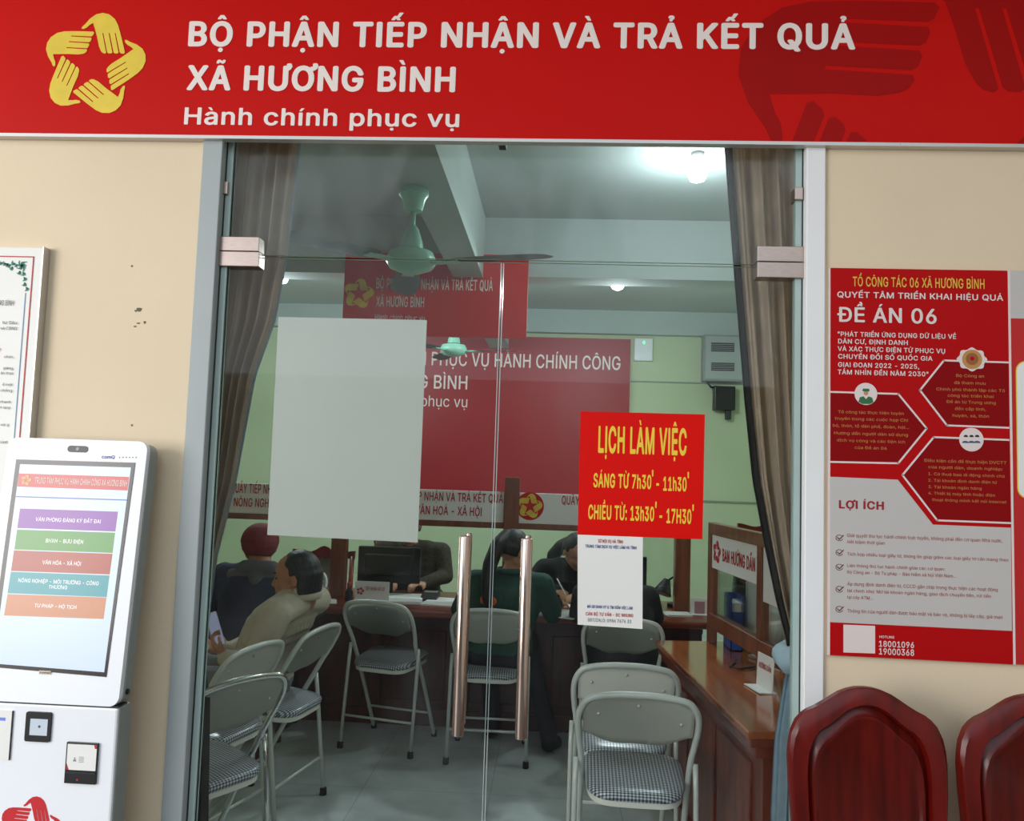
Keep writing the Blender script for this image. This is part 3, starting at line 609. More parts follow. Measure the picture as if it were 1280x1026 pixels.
letters('lettering', [('TRUNG TÂM DỊCH VỤ VIỆC LÀM HÀ TĨNH', 731.5, 795.5, 685.3, 681.6), ('MÃ QR ĐĂNG KÝ & TÌM KIẾM VIỆC LÀM', 734, 790.5, 760.5, 757)], GP, m_print_blue, qs, lift=.0014, bold=.03)
letters('lettering', [('SĐT/ZALO: 0986 7676 33', 734.5, 789, 777.5, 773.5)], GP, m_print_grey, qs, lift=.0014, bold=.015)

# ------------------------------------------------------------------ poster on the right wall
PP = front(-.012)
po = thing('wall_poster', 'tall red and white poster on the wall right of the door frame', 'poster', at(1150, 825, -.01))
def P6(x, y): return (1020+x/3.946, 320+y/3.946)
def P7(x, y): return (1020+x/3.8, 570+y/3.8)
poly = lambda pts, d0, d1, mat, name, par, pl=PP: MB().prism(pxpoly(pl, pts), pl, d0, d1).build(name, mat, par)
m_pred = M('poster_red', 'B80C10', .5, spec=.1, var=.04, vscale=2)
m_pmar = M('poster_maroon', '8C090E', .5, spec=.1, var=.04, vscale=2)
m_pgrey = M('poster_grey', 'C6C0BC', .4, var=.02)
m_pline = M('poster_line', 'E6D6D2', .4)
poly([P6(70, 58), P6(948, 72), P7(940, 990), P7(62, 945)], -.012, 0, m_pred, 'panel', po)
mb = MB(); mb.prism(pxpoly(PP, [P6(945, 72), P6(956, 72), P7(948, 990), P7(937, 990)]), PP, -.011, .001)
mb.prism(pxpoly(PP, [P6(66, 58), P6(71, 58), P7(66, 945), P7(57, 945)]), PP, -.011, .0005); mb.build('edge_strip', m_pline, po)
poly([P7(66, 98), P7(388, 112), P7(555, 325), P7(925, 340), P7(930, 830), P7(66, 788)], .0002, .0008, m_pgrey, 'grey_field', po)
hexes = [[P6(948, 525), P6(630, 515), P6(512, 662), P6(645, 835), P6(950, 847)],
         [P6(72, 670), P6(405, 680), P6(545, 850), P6(405, 1022), P6(72, 1015)],
         [P6(950, 907), P6(580, 893), P7(410, 90), P7(575, 305), P7(925, 318)]]
mb = MB(); ml = MB()
for h in hexes:
    q = pxpoly(PP, h); mb.prism(q, PP, .0002, .0008); strokes(PP, ml, q, .0052, .0008, .0013)
mb.build('hexagon_field', m_pmar, po); ml.build('hexagon_outline', m_pline, po)
pm = PP.hit(*P6(0, 0)); pk = (PP.hit(*P6(100, 0))[0]-pm[0])/100   # metres per crop unit
def pdisc(mbb, x, y, r, d0, d1, f=P6, n=28):
    c_ = PP.hit(*f(x, y)); mbb.prism(disc(c_[0], c_[1], r*pk, n), PP, d0, d1)
mb = MB(); pdisc(mb, 245, 680, 55, .001, .002); pdisc(mb, 765, 905, 58, .001, .002)
c_ = PP.hit(*P6(768, 510)); mb.prism([(c_[0]+(62+5*math.cos(k*2*math.pi/40*8))*pk*math.cos(k*2*math.pi/40)*1.1, c_[1]+(55+5*math.cos(k*2*math.pi/40*8))*pk*math.sin(k*2*math.pi/40)) for k in range(40)], PP, .001, .002)
mb.build('medallion', m_pline, po)
mb = MB(); pdisc(mb, 768, 510, 48, .002, .0024); mb.build('medallion_ring', M('gold_print', 'C08A4A', .4), po)
mb = MB(); pdisc(mb, 768, 508, 30, .0024, .0027); mb.build('medallion_ring', M('ochre_print', '9A5A2C', .4), po)
mb = MB(); pdisc(mb, 768, 506, 10, .0027, .003); mb.build('medallion_ring', m_pred, po)
m_pgreen = M('print_green', '2E6B3C', .5)
mb = MB(); c_ = PP.hit(*P6(245, 680))
mb.prism([(c_[0]+x*pk, c_[1]+y*pk) for x, y in ((-36, -40), (-30, -18), (-12, -12), (0, -26), (12, -12), (30, -18), (36, -40), (18, -50), (-18, -50))], PP, .002, .0024)
mb.prism([(c_[0]+x*pk, c_[1]+y*pk) for x, y in ((-18, 16), (-14, 26), (14, 26), (18, 16), (12, 12), (-12, 12))], PP, .002, .0024)
mb.build('officer_icon', m_pgreen, po)
mb = MB(); pdisc(mb, 245, 676, 11, .002, .0023); mb.build('officer_face', m_skin2, po)
mb = MB()
for dx in (-28, 0, 28):
    c_ = PP.hit(*P6(765+dx, 890)); mb.prism([(c_[0]+10*pk*math.cos(R(a)), c_[1]+8*pk*math.sin(R(a))) for a in range(-20, 201, 20)], PP, .002, .0024)
mb.build('people_icon', m_black, po)
mb = MB()
for dx in (-30, 0, 28):
    c_ = PP.hit(*P6(765+dx, 922)); mb.prism([(c_[0]+16*pk*math.cos(R(a)), c_[1]+11*pk*math.sin(R(a))) for a in range(0, 181, 20)], PP, .002, .0024)
mb.build('people_icon', M('print_slate', '41587C', .5), po)
poly([P7(130, 800), P7(280, 806), P7(280, 937), P7(130, 932)], .0003, .001, m_pline, 'white_square', po)
def T6(s, x0, x1, yb, yc): return (s, *[1020+x/3.946 for x in (x0, x1)], *[320+y/3.946 for y in (yb, yc)])
def T7(s, x0, x1, yb, yc): return (s, *[1020+x/3.8 for x in (x0, x1)], *[570+y/3.8 for y in (yb, yc)])
letters('lettering', [T6('TỔ CÔNG TÁC 06 XÃ HƯƠNG BÌNH', 180, 830, 155, 109)], PP, M('poster_yellow', 'E8B43C', .45), po, bold=.02)
letters('lettering', [T6('QUYẾT TÂM TRIỂN KHAI HIỆU QUẢ', 104, 922, 212, 184), T6('ĐỀ ÁN 06', 104, 594, 328, 258),
    T6('"PHÁT TRIỂN ỨNG DỤNG DỮ LIỆU VỀ', 106, 690, 402, 380), T6('DÂN CƯ, ĐỊNH DANH', 108, 452, 435, 413), T6('VÀ XÁC THỰC ĐIỆN TỬ PHỤC VỤ', 106, 636, 474, 452),
    T6('CHUYỂN ĐỔI SỐ QUỐC GIA', 108, 574, 511, 489), T6('GIAI ĐOẠN 2022 - 2025,', 108, 508, 551, 529), T6('TẦM NHÌN ĐẾN NĂM 2030"', 106, 553, 588, 566),
    T7('HOTLINE', 300, 371, 864, 853), T7('18001096', 298, 465, 907, 880), T7('19000368', 298, 465, 944, 915)], PP, m_pline, po, bold=.024)
sm = [T6('Bộ Công an', 690, 828, 598, 584), T6('đã tham mưu', 680, 835, 633, 619), T6('Chính phủ thành lập các Tổ', 592, 930, 667, 653), T6('công tác triển khai', 648, 875, 697, 683), T6('Đề án từ Trung ương', 642, 885, 728, 714), T6('đến cấp tỉnh,', 684, 836, 761, 747), T6('huyện, xã, thôn', 672, 852, 795, 781),
      T6('Tổ công tác thực hiện tuyên', 108, 432, 779, 765), T6('truyền trong các cuộc họp Chi', 92, 452, 812, 798), T6('bộ, thôn, tổ dân phố, đoàn, hội...', 82, 458, 847, 833), T6('Hướng dẫn người dân sử dụng', 88, 452, 884, 870), T6('dịch vụ công và các tiện ích', 102, 438, 919, 905), T6('của Đề án 06', 190, 348, 953, 939),
      T7('Điều kiện cần để thực hiện DVCTT', 512, 903, 33, 19), T7('của người dân, doanh nghiệp:', 532, 885, 63, 50), T7('1. Có thuê bao di động chính chủ', 532, 894, 96, 83), T7('2. Tài khoản định danh điện tử', 532, 858, 126, 113), T7('3. Tài khoản ngân hàng', 532, 785, 156, 143), T7('4. Thiết bị máy tính hoặc điện', 532, 848, 187, 174), T7('thoại thông minh kết nối internet', 550, 903, 219, 206)]
letters('lettering', sm, PP, M('poster_orange', 'C77A3E', .45), po, bold=.008)
bt = [('Giải quyết thủ tục hành chính trực tuyến, không phải đến cơ quan Nhà nước,', 885, 397, 381), ('tiết kiệm thời gian', 326, 417, 402), ('Tích hợp nhiều loại giấy tờ, thông tin giúp giảm các loại giấy tờ cần mang theo', 912, 486, 471), ('Liên thông thủ tục hành chính giữa các cơ quan:', 612, 535, 520), ('Bộ Công an - Bộ Tư pháp - Bảo hiểm xã hội Việt Nam...', 665, 567, 552),
      ('Áp dụng định danh điện tử, CCCD gắn chip trong thực hiện các hoạt động', 862, 628, 612), ('tài chính như: Mở tài khoản ngân hàng, giao dịch chuyển tiền, rút tiền', 830, 659, 644), ('tại cây ATM...', 270, 679, 664), ('Thông tin của người dân được bảo mật và bảo vệ, không bị lấy cắp, giả mạo', 885, 757, 741)]
letters('lettering', [T7(s_, 147, x1, yb, yc) for s_, x1, yb, yc in bt], PP, M('print_brick', 'A8564E', .5), po, bold=.006, lift=.0012)
letters('lettering', [T7('LỢI ÍCH', 108, 322, 250, 214)], PP, M('print_crimson', '9C1A20', .5), po, bold=.045, lift=.0012)
m_tick = M('tick_print', '6A2A2C', .5)
for cx, cy in ((110, 388), (110, 458), (110, 527), (110, 632), (110, 727)):
    mb = MB(); c_ = PP.hit(*P7(cx, cy)); k_ = pk*3.946/3.8
    strokes(PP, mb, [(c_[0]+16*k_*math.cos(R(a)), c_[1]+14*k_*math.sin(R(a))) for a in range(40, 341, 30)], .0016, .001, .0016)
    strokes(PP, mb, [(c_[0]-9*k_, c_[1]+2*k_), (c_[0], c_[1]-7*k_), (c_[0]+19*k_, c_[1]+12*k_)], .0026, .001, .0017)
    mb.build('tick_mark', m_tick, po)
# the next poster, cut by the frame edge
p2 = thing('wall_poster', 'red poster with a pale heading strip, cut by the right edge of the photo', 'poster', at(1275, 830, -.01))
PX = at(1263.5, 585, -.012).x+.004
z0_, z1_ = at(1266, 830, -.012).z, at(1262, 338, -.012).z
MB().box((PX, -.012, z0_), (PX+.52, 0, z1_)).build('panel', M('poster_scarlet', 'C01416', .35, var=.04), p2)
zh = at(1272, 398, -.012).z
MB().box((PX, -.0128, zh), (PX+.52, -.012, z1_)).build('heading_strip', m_pgrey, p2)
PQ = front(-.0122)
a_ = PQ.hit(1273, 622); b_ = PQ.hit(1273, 452)
MB().prism(rounded(a_[0]-.003, a_[1]-.003, PX+.5, b_[1]+.003, .03), PQ, 0, .0008).build('field_border', m_yellow_print, p2)
MB().prism(rounded(a_[0], a_[1], PX+.497, b_[1], .028), PQ, .0008, .0014).build('white_field', m_paper, p2)

# ------------------------------------------------------------------ rules board on the left wall
bx = -1.603; bz = at(56, 309, -.03).z
rb = thing('rules_board', 'white framed rules board with red border and green corner ornament, left wall', 'board', (-1.9, -.02, .95))
MB().box((-2.3, -.03, .95), (bx, -.002, bz), .004).build('panel', m_paper, rb)
MB().box((bx-.003, -.032, .95), (bx+.003, -.002, bz+.002), .001).build('edge_trim', m_silver, rb)
BP = front(-.031)
def B3(x, y): return (x/3.8, 290+y/3.8)
mb = MB(); q = [BP.hit(*B3(160, 118))]; tr = q[0]
bl = tr[0]-.0; 
strokes(BP, mb, [(-2.26, tr[1]), (tr[0], tr[1]), (tr[0], 1.0)], .003, 0, .001); mb.build('red_border', m_print_red, rb)
mb = MB(); c1 = BP.hit(*B3(121, 290)); strokes(BP, mb, [(c1[0], c1[1]), (c1[0], 1.03)], .002, 0, .001); mb.build('blue_border', M('print_skyblue', '7FA6C4', .5), rb)
mb = MB(); c_ = BP.hit(*B3(105, 160)); u_ = (BP.hit(*B3(140, 160))[0]-c_[0])/35
def petal(cx, cy, a, l, wd): strokes(BP, mb, [(cx+u_*l*t*math.cos(a+.5*math.sin(3*t)), cy+u_*l*t*math.sin(a+.5*math.sin(3*t))) for t in (.05, .25, .5, .75, 1)], wd*u_, .0, .001)
for k in range(9): petal(c_[0], c_[1], R(40*k), 26 if k % 2 else 18, 5)
for x, y, a in ((85, 155, 180), (70, 150, 160), (50, 155, 190), (30, 150, 170), (12, 145, 180), (110, 190, -90), (115, 215, -80), (118, 240, -110), (125, 262, -80), (95, 185, -120), (60, 165, 220), (40, 150, 200)):
    d_ = BP.hit(*B3(x, y))
    for k in (-28, 0, 28): petal(d_[0], d_[1], R(a+k), 17, 3.5)
mb.build('corner_ornament', M('ornament_green', '3E9A82', .5), rb)
def TB(s, x1, yb, n): return (s, 0, x1, yb, n)
lt = [('HƯƠNG BÌNH', 66, 348, 24, 110), ('tư Sáu', 82, 437, 14, 70), ('và CBND', 82, 464, 14, 80), ('chức,', 68, 598, 12, 48), ('giảng,', 66, 652, 12, 50), ('ến thực', 66, 676, 12, 62), ('ể một', 60, 730, 12, 48), ('chồng', 58, 758, 12, 55), ('nhanh', 52, 812, 12, 55), ('cn quy', 50, 838, 12, 62), ('nô ý', 44, 921, 12, 40), ('lượt', 36, 1003, 12, 36)]
letters('lettering', [(s_, (x1-l_)/3.8, x1/3.8, 290+yb/3.8, 290+(yb-h_)/3.8) for s_, x1, yb, h_, l_ in lt], BP, m_print_grey, rb, bold=.006)
letters('lettering', [('ở', -3, 1.5, 290+565/3.8, 290+551/3.8)], BP, m_print_red, rb, bold=.006)

# small stains and nail holes on the plaster
mb = MB(); WP = front(0)
for x, y, r_, s_ in ((174, 387, 3.2, 1), (170, 388.5, 1.6, 1), (173, 404, 2.2, .5), (169, 408, 1.8, .6), (181, 403, 1.4, 1.6)):
    c_ = WP.hit(x, y); k_ = r_/420
    mb.prism([(c_[0]+k_*(1+.3*math.sin(3*a))*math.cos(a), c_[1]+k_*s_*(1+.25*math.cos(2*a))*math.sin(a)) for a in [i*.5236 for i in range(12)]], WP, 0, .0015)
tag(mb.build('plaster_stain', M('stain_grey', '6B655C', .9)), 'small dark chipped stain on the cream wall between rules board and door', 'stain')
mb = MB()
for x, y in ((165, 332.5), (165, 531.5), (237, 486)):
    c_ = WP.hit(x, y); mb.prism(disc(c_[0], c_[1], .0035, 8), WP, 0, .001)
tag(mb.build('nail_hole', M('hole_brown', '8C7458', .9)), 'tiny filled nail holes on the cream wall left of the door', 'hole')
c_ = at(1121, 179, -.02)
mb = MB().box((c_.x-.012, -.02, c_.z-.006), (c_.x+.01, .0, c_.z+.02), .003); mb.tube([(c_.x, -.015, c_.z), (c_.x+.008, -.03, c_.z-.008)], .003, 6)
tag(mb.build('bracket_clip', m_black), 'small dark clip under the fascia board on the right', 'clip')

# ------------------------------------------------------------------ kiosk
K0, K1 = -.165, -.095
KR = at(147.5, 884, K0).x; KZ = at(100, 881.5, K0).z; KT = at(97, 549, K1).z
KL = 2*at(97, 560, K1).x-KR
ks = thing('service_kiosk', 'white self-service kiosk with a tilted touch screen showing coloured menu bars', 'kiosk', (-1.4, -.14, 0))
MB().box((KL, K0, .05), (KR, K0+.07, KZ-.003), .006).build('lower_body', m_white_plastic, ks)
MB().box((KL+.004, K0+.008, .045), (KR+.003, K0+.072, KZ-.006), .003).build('side_shell', m_grey_plastic, ks)
MB().box((KL-.05, K0-.16, 0), (KR+.05, K0+.14, .05), .01).build('foot_plate', m_white_plastic, ks)
KP = Plane((0, K0, KZ), (1, 0, 0), (0, K1-K0, KT-KZ))
kl = math.hypot(K1-K0, KT-KZ)
MB().prism(rounded(KL, 0, KR, kl, .028, 6)[0:], KP, -.02, 0).build('upper_body', m_white_plastic, ks, bev=.004)
MB().prism(rounded(KL+.003, .002, KR+.004, kl-.004, .03, 6), KP, -.058, -.0195).build('back_shell', m_grey_plastic, ks)
MB().box((KL, K0+.002, KZ-.004), (KR, K0+.05, KZ+.001)).build('seam', m_charcoal, ks)
m_scr_bg = M('screen_glow', 'D2E3F5', .25, emit=1.0)
def emitm(n, h): return M('screen_'+n, h, .25, emit=.9)
k4 = lambda x, y: (x/4.104, 540+y/4.104); k5 = lambda x, y: (x/4.169, 780+y/4.169)
def kpoly(pts, d0, d1, mat, name, par): return MB().prism([KP.hit(*p) for p in pts], KP, d0, d1).build(name, mat, par)
bez = kpoly([k4(85, 140), k4(695, 157), k5(555, 275), (-14, 833)], .0002, .002, M('bezel_black', '231A1C', .2), 'screen_bezel', ks)
scr = kpoly([k4(106, 165), k4(674, 182), k5(545, 250), (-8, 829)], .002, .0025, m_scr_bg, 'screen', ks)
kpoly([k4(100, 212), k4(665, 230), k4(657, 300), k4(92, 280)], .0026, .0029, emitm('red', 'D0494C'), 'header_bar', scr)
kpoly([k4(85, 328), k4(655, 346), k4(655, 352), k4(85, 334)], .0026, .0029, emitm('blue', '5068B8'), 'divider', scr)
btn = [('8F4FB0', 392, 408, 608, 594, 492, 510, 106, 92), ('5C9C4C', 500, 516, 593, 580, 602, 620, 91, 77), ('B25244', 606, 624, 580, 565, 712, 730, 75, 60), ('3FA0AA', 716, 735, 564, 550, 826, 846, 59, 42), ('D28C66', 830, 848, 549, 534, 940, 958, 42, 24)]
for i, (h, tl, tr_, xr0, xr1, bl_, br_, xl0, xl1) in enumerate(btn):
    kpoly([k4(xl0, tl), k4(xr0, tr_), k4(xr1, br_), k4(xl1, bl_)], .0026, .003, emitm(('purple', 'green', 'brick', 'teal', 'tan')[i], h), 'menu_bar', scr)
m_scr_w = M('screen_white', 'FFFFFF', .2, emit=.95)
K4 = lambda s, x0, x1, yb, yc: (s, x0/4.104, x1/4.104, 540+yb/4.104, 540+yc/4.104)
letters('lettering', [K4('TRUNG TÂM PHỤC VỤ HÀNH CHÍNH CÔNG XÃ HƯƠNG BÌNH', 180, 655, 271, 240)], KP, M('screen_cream', 'F6E4D8', .2, emit=.7), scr, lift=.0034, bold=.015)
letters('lettering', [K4('VĂN PHÒNG ĐĂNG KÝ ĐẤT ĐAI', 185, 520, 462, 443), K4('BHXH - BƯU ĐIỆN', 238, 430, 569, 550), K4('VĂN HÓA - XÃ HỘI', 220, 418, 681, 661), K4('NÔNG NGHIỆP - MÔI TRƯỜNG - CÔNG', 96, 510, 777, 758), K4('THƯƠNG', 252, 348, 804, 786), K4('TƯ PHÁP - HỘ TỊCH', 180, 395, 902, 884)], KP, m_scr_w, scr, lift=.0034, bold=.01)
mb = MB(); c_ = KP.hit(*k4(138, 247)); star_emblem(KP, mb, c_[0], c_[1], .0155, .003, .0036); mb.build('emblem', M('screen_gold', 'E8B45A', .2, emit=.7), scr)
c_ = KP.hit(*k4(400, 87)); MB().prism(rounded(c_[0]-.031, c_[1]-.0095, c_[0]+.031, c_[1]+.0095, .009), KP, .0002, .002).build('camera_window', m_black, ks)
mb = MB(); mb.prism(disc(c_[0], c_[1], .005), KP, .002, .0026); mb.build('lens', M('lens_glass', '4A4448', .1), ks)
letters('lettering', [K4('comQ', 522, 588, 136, 119)], KP, m_print_blue, ks, lift=.0008)
mb = MB()
for i in range(6):
    d_ = KP.hit(*k4(614+i*17, 130)); mb.prism(disc(d_[0], d_[1], .0017, 8), KP, .0003, .001)
mb.build('indicator_dots', m_charcoal, ks)
K5 = lambda s, x0, x1, yb, yc: (s, x0/4.169, x1/4.169, 780+yb/4.169, 780+yc/4.169)
c0 = KP.hit(*k5(205, 259)); c1 = KP.hit(*k5(268, 243)); MB().prism([(c0[0], c0[1]), (c1[0], c0[1]), (c1[0], c1[1]), (c0[0], c1[1])], KP, .002, .0028).build('maker_badge', M('badge_beige', 'C9B7A4', .4), ks)
letters('lettering', [K5('comQ', 210, 263, 256, 247)], KP, m_charcoal, ks, lift=.0032)
LP = front(K0)
# scanner, card reader, left printed panel, red emblem
def lrect(pl, f, x0, y0, x1, y1):
    a_ = pl.hit(*f(x0, y1)); b_ = pl.hit(*f(x1, y0)); return a_[0], a_[1], b_[0], b_[1]
f4 = lambda x, y: (x/7.329, 860+y/7.329)
a_ = lrect(LP, f4, 232, 220, 484, 480)
sn = MB().prism(rounded(*a_, .006), LP, 0, .006).build('code_scanner', m_black, ks, bev=.001)
a_ = lrect(LP, f4, 282, 280, 452, 422)
MB().prism([(a_[0], a_[1]), (a_[2], a_[1]), (a_[2], a_[3]), (a_[0], a_[3])], LP, .006, .0066).build('scan_window', M('scan_window', 'C9D3DE', .2), sn)
mb = MB(); d_ = LP.hit(*f4(374, 345)); mb.prism(disc(d_[0], d_[1], .0035), LP, .0066, .0072); mb.build('scan_lens', M('scan_lens', '4B5560', .2), sn)
a_ = lrect(LP, f4, 600, 500, 912, 860)
cr = MB().prism([(a_[0], a_[1]), (a_[2], a_[1]), (a_[2], a_[3]), (a_[0], a_[3])], LP, 0, .008).build('card_reader', m_black, ks, bev=.001)
a_ = lrect(LP, f4, 622, 514, 905, 735)
MB().prism([(a_[0], a_[1]), (a_[2], a_[1]), (a_[2], a_[3]), (a_[0], a_[3])], LP, .008, .0088).build('card_label', m_paper, cr)
mb = MB(); mb.prism([(a_[0], a_[1]), (a_[0]+.008, a_[1]), (a_[0], a_[1]+.018)], LP, .0089, .0092); mb.prism([(a_[2], a_[3]), (a_[2]-.008, a_[3]), (a_[2]-.005, a_[3]-.01), (a_[2], a_[3]-.01)], LP, .0089, .0092)
d_ = LP.hit(*f4(724, 830)); mb.prism(disc(d_[0], d_[1], .003, 12), LP, .0082, .0092)
mb.build('red_corner', m_print_red, cr)
mb = MB(); d_ = LP.hit(*f4(702, 640)); mb.prism(disc(d_[0], d_[1]+.003, .0022, 12), LP, .0089, .0092); mb.prism([(d_[0]-.005, d_[1]-.006), (d_[0]+.005, d_[1]-.006), (d_[0]+.003, d_[1]), (d_[0]-.003, d_[1])], LP, .0089, .0092)
for i in range(5): mb.prism([(d_[0]+.012, d_[1]+.006-i*.0034), (d_[0]+.026, d_[1]+.006-i*.0034), (d_[0]+.026, d_[1]+.0072-i*.0034), (d_[0]+.012, d_[1]+.0072-i*.0034)], LP, .0089, .0092)
mb.build('card_icon', M('print_silver', '8E8A8C', .5), cr)
MB().box((a_[0], K0-.0095, a_[1]-.009), (a_[2], K0-.008, a_[1]-.0055)).build('card_slot', m_charcoal, cr)
a_ = lrect(LP, f4, -200, 205, 122, 640)
ip = MB().prism([(a_[0], a_[1]), (a_[2], a_[1]), (a_[2], a_[3]), (a_[0], a_[3])], LP, 0, .004).build('instruction_card', m_paper, ks)
MB().box((a_[2], K0-.005, a_[1]), (a_[2]+.002, K0, a_[3])).build('card_edge', m_charcoal, ip)
a2 = lrect(LP, f4, -190, 266, 60, 282); MB().prism([(a2[0], a2[1]), (a2[2], a2[1]), (a2[2], a2[3]), (a2[0], a2[3])], LP, .004, .0045).build('blue_stripe', M('print_cornflower', '6E8CE0', .5), ip)
mb = MB()
d_ = LP.hit(42, 1037.5); r_ = LP.hit(42, 994.8)[1]-d_[1]; d_ = (LP.hit(38.3, 1037)[0], d_[1]); star_emblem(LP, mb, d_[0], d_[1], r_*1.0, .0004, .0012)
mb.build('emblem', M('emblem_red', 'C8242C', .4), ks, label='red star emblem of clasped hands')
c_ = at(157.5, 879.5, -.24); MB().lathe([(.008, 0), (.008, .006), (.005, .007)], (KR+.003, K0+.035, c_.z), axis='X', seg=14).build('side_lock', m_black, ks)

# ------------------------------------------------------------------ red wooden chairs outside
def wood_chair(label, loc):
    t = thing('wooden_chair', label, 'chair', (0, 0, 0), 'red wooden chairs against the right wall')
    W_, H_ = .207, .985
    def outline(s, top):     # half outline: straight sides, round shoulder, raised crest
        sh = [(.208, .46), (.212, .36), (.219, .26), (.221, .187), (.218, .155), (.212, .125), (.197, .094), (.182, .078), (.165, .066), (.14, .055), (.118, .043), (.095, .029), (.072, .016), (.048, .007), (.024, .0015), (0, 0)]
        return [(x*s*.93, top-d) for x, d in sh]
    def full(sc_x, dz, top, z0):
        h = [(x*sc_x, max(z, z0) if z < z0 else z) for x, z in outline(1, top)]
        h = [(x, z-dz if z > z0+.05 else z0) for x, z in h]
        return h + [(-x, z) for x, z in h[::-1][1:]]
    P0 = Plane((0, 0, 0), (1, 0, 0), (0, 0.08, 1))
    F_ = full(1, 0, .975, .46); I_ = full(.78, .044, .975, .53); J_ = full(.70, .075, .975, .55)
    # frame ring: outer outline bridged to inner one
    m_ = MB(); bmx = m_.bm
    def ring(poly, d): return [bmx.verts.new(P0.w(a, b, d)) for a, b in poly]
    o0 = ring(F_, -.018); o1 = ring(F_, .006); 
    Fm = [(a*.965, b-.012 if b > .52 else b+.006) for a, b in F_]; o2 = ring(Fm, .015)
    i2 = ring(I_, .015); i1 = ring([(a*.975, b-.006 if b > .56 else b+.004) for a, b in I_], .004); i0 = ring([(a*.975, b-.006 if b > .56 else b+.004) for a, b in I_], -.012)
    n = len(F_)
    for A, B in ((o0, o1), (o1, o2), (o2, i2), (i2, i1), (i1, i0), (i0, o0)):
        for k in range(n): bmx.faces.new((A[k], A[(k+1) % n], B[(k+1) % n], B[k]))
    m_.build('back_frame', m_red_wood, t, smooth='auto')
    m2 = MB(); bmx = m2.bm
    rr = [[bmx.verts.new(P0.w(a*k, (b if k == 1 else b-.0), d)) for a, b in J2] for J2, k, d in
          ((full(.80, .036, .975, .52), 1, -.010), (full(.735, .066, .975, .54), 1, -.002), (J_, 1, .008), (full(.665, .083, .975, .556), 1, .008), (full(.635, .092, .975, .562), 1, .003))]
    for A, B in zip(rr, rr[1:]):
        for k in range(n): bmx.faces.new((A[k], A[(k+1) % n], B[(k+1) % n], B[k]))
    bmx.faces.new(rr[-1])
    m2.build('back_panel', m_red_wood2, t, smooth='auto')
    sp = Plane((0, 0, 0), (1, 0, 0), (0, -1, 0))
    MB().box((-.21, -.44, .42), (.21, .0, .455), .012).build('seat', m_red_wood, t, smooth='auto')
    for s in (-1, 1):
        MB().tube([(s*.185, -.42, .42), (s*.188, -.42, .2), (s*.18, -.415, 0)], [.024, .021, .017], 12).build('leg', m_red_wood, t, True)
        MB().tube([(s*.165, .0, .50), (s*.172, .0, .25), (s*.178, .05, 0)], [.022, .022, .018], 12).build('leg', m_red_wood, t, True)
    MB().box((-.19, -.43, .36), (.19, -.405, .42), .004).build('apron', m_red_wood, t)
    t.location = loc
    return t
RCY = -.23
wood_chair('red lacquered wooden chair, the nearer to the door frame, below the tall poster', (.855, RCY, -.004))
wood_chair('red lacquered wooden chair cut off by the right edge of the photo', (1.297, RCY, -.004))

# ------------------------------------------------------------------ lamps
def lamp(label, loc, power, drop, top=0):
    t = thing('ceiling_lamp', label, 'lamp', loc, 'bare bulbs of the office')
    x, y, z = loc
    MB().lathe([(.035, 0), (.035, -.012), (.022, -.03), (.02, -.05)], loc, seg=20).build('socket', m_sock, t, True)
    if top: MB().tube([(x, y, z-.01), (x, y, top)], .005, 8).build('cord', m_sock, t, True)
    b = [(.018, -.05), (.022, -.06), (.044, -.078), (.048, -.1), (.048, -.11-drop), (.038, -.13-drop), (.014, -.14-drop)]
    MB().lathe(b, loc, seg=20).build('bulb', m_bulb, t, True)
    l = bpy.data.lights.new('bulb_light', 'POINT'); l.energy = power; l.color = (.82, .95, 1.0); l.shadow_soft_size = .05
    lo = bpy.data.objects.new('bulb_light', l); COL.objects.link(lo); lo.parent = t; lo.location = (0, 0, -.20-drop)
LP1 = atz(872, 198, 3.22)
lamp('bare lit bulb on the office ceiling beside the right curtain top', (LP1.x, LP1.y, 3.25), 25, .02)
a = at(352, 351, 3.55); lamp('bare lit bulb behind the cross beam, the one on the left above the white sheet', (a.x, 3.55, a.z+.12), 66, .0, 3.25)
a = at(772, 359, 3.55); lamp('bare lit bulb behind the cross beam, right of the hanging red sign', (a.x, 3.55, a.z+.12), 66, .0, 3.25)

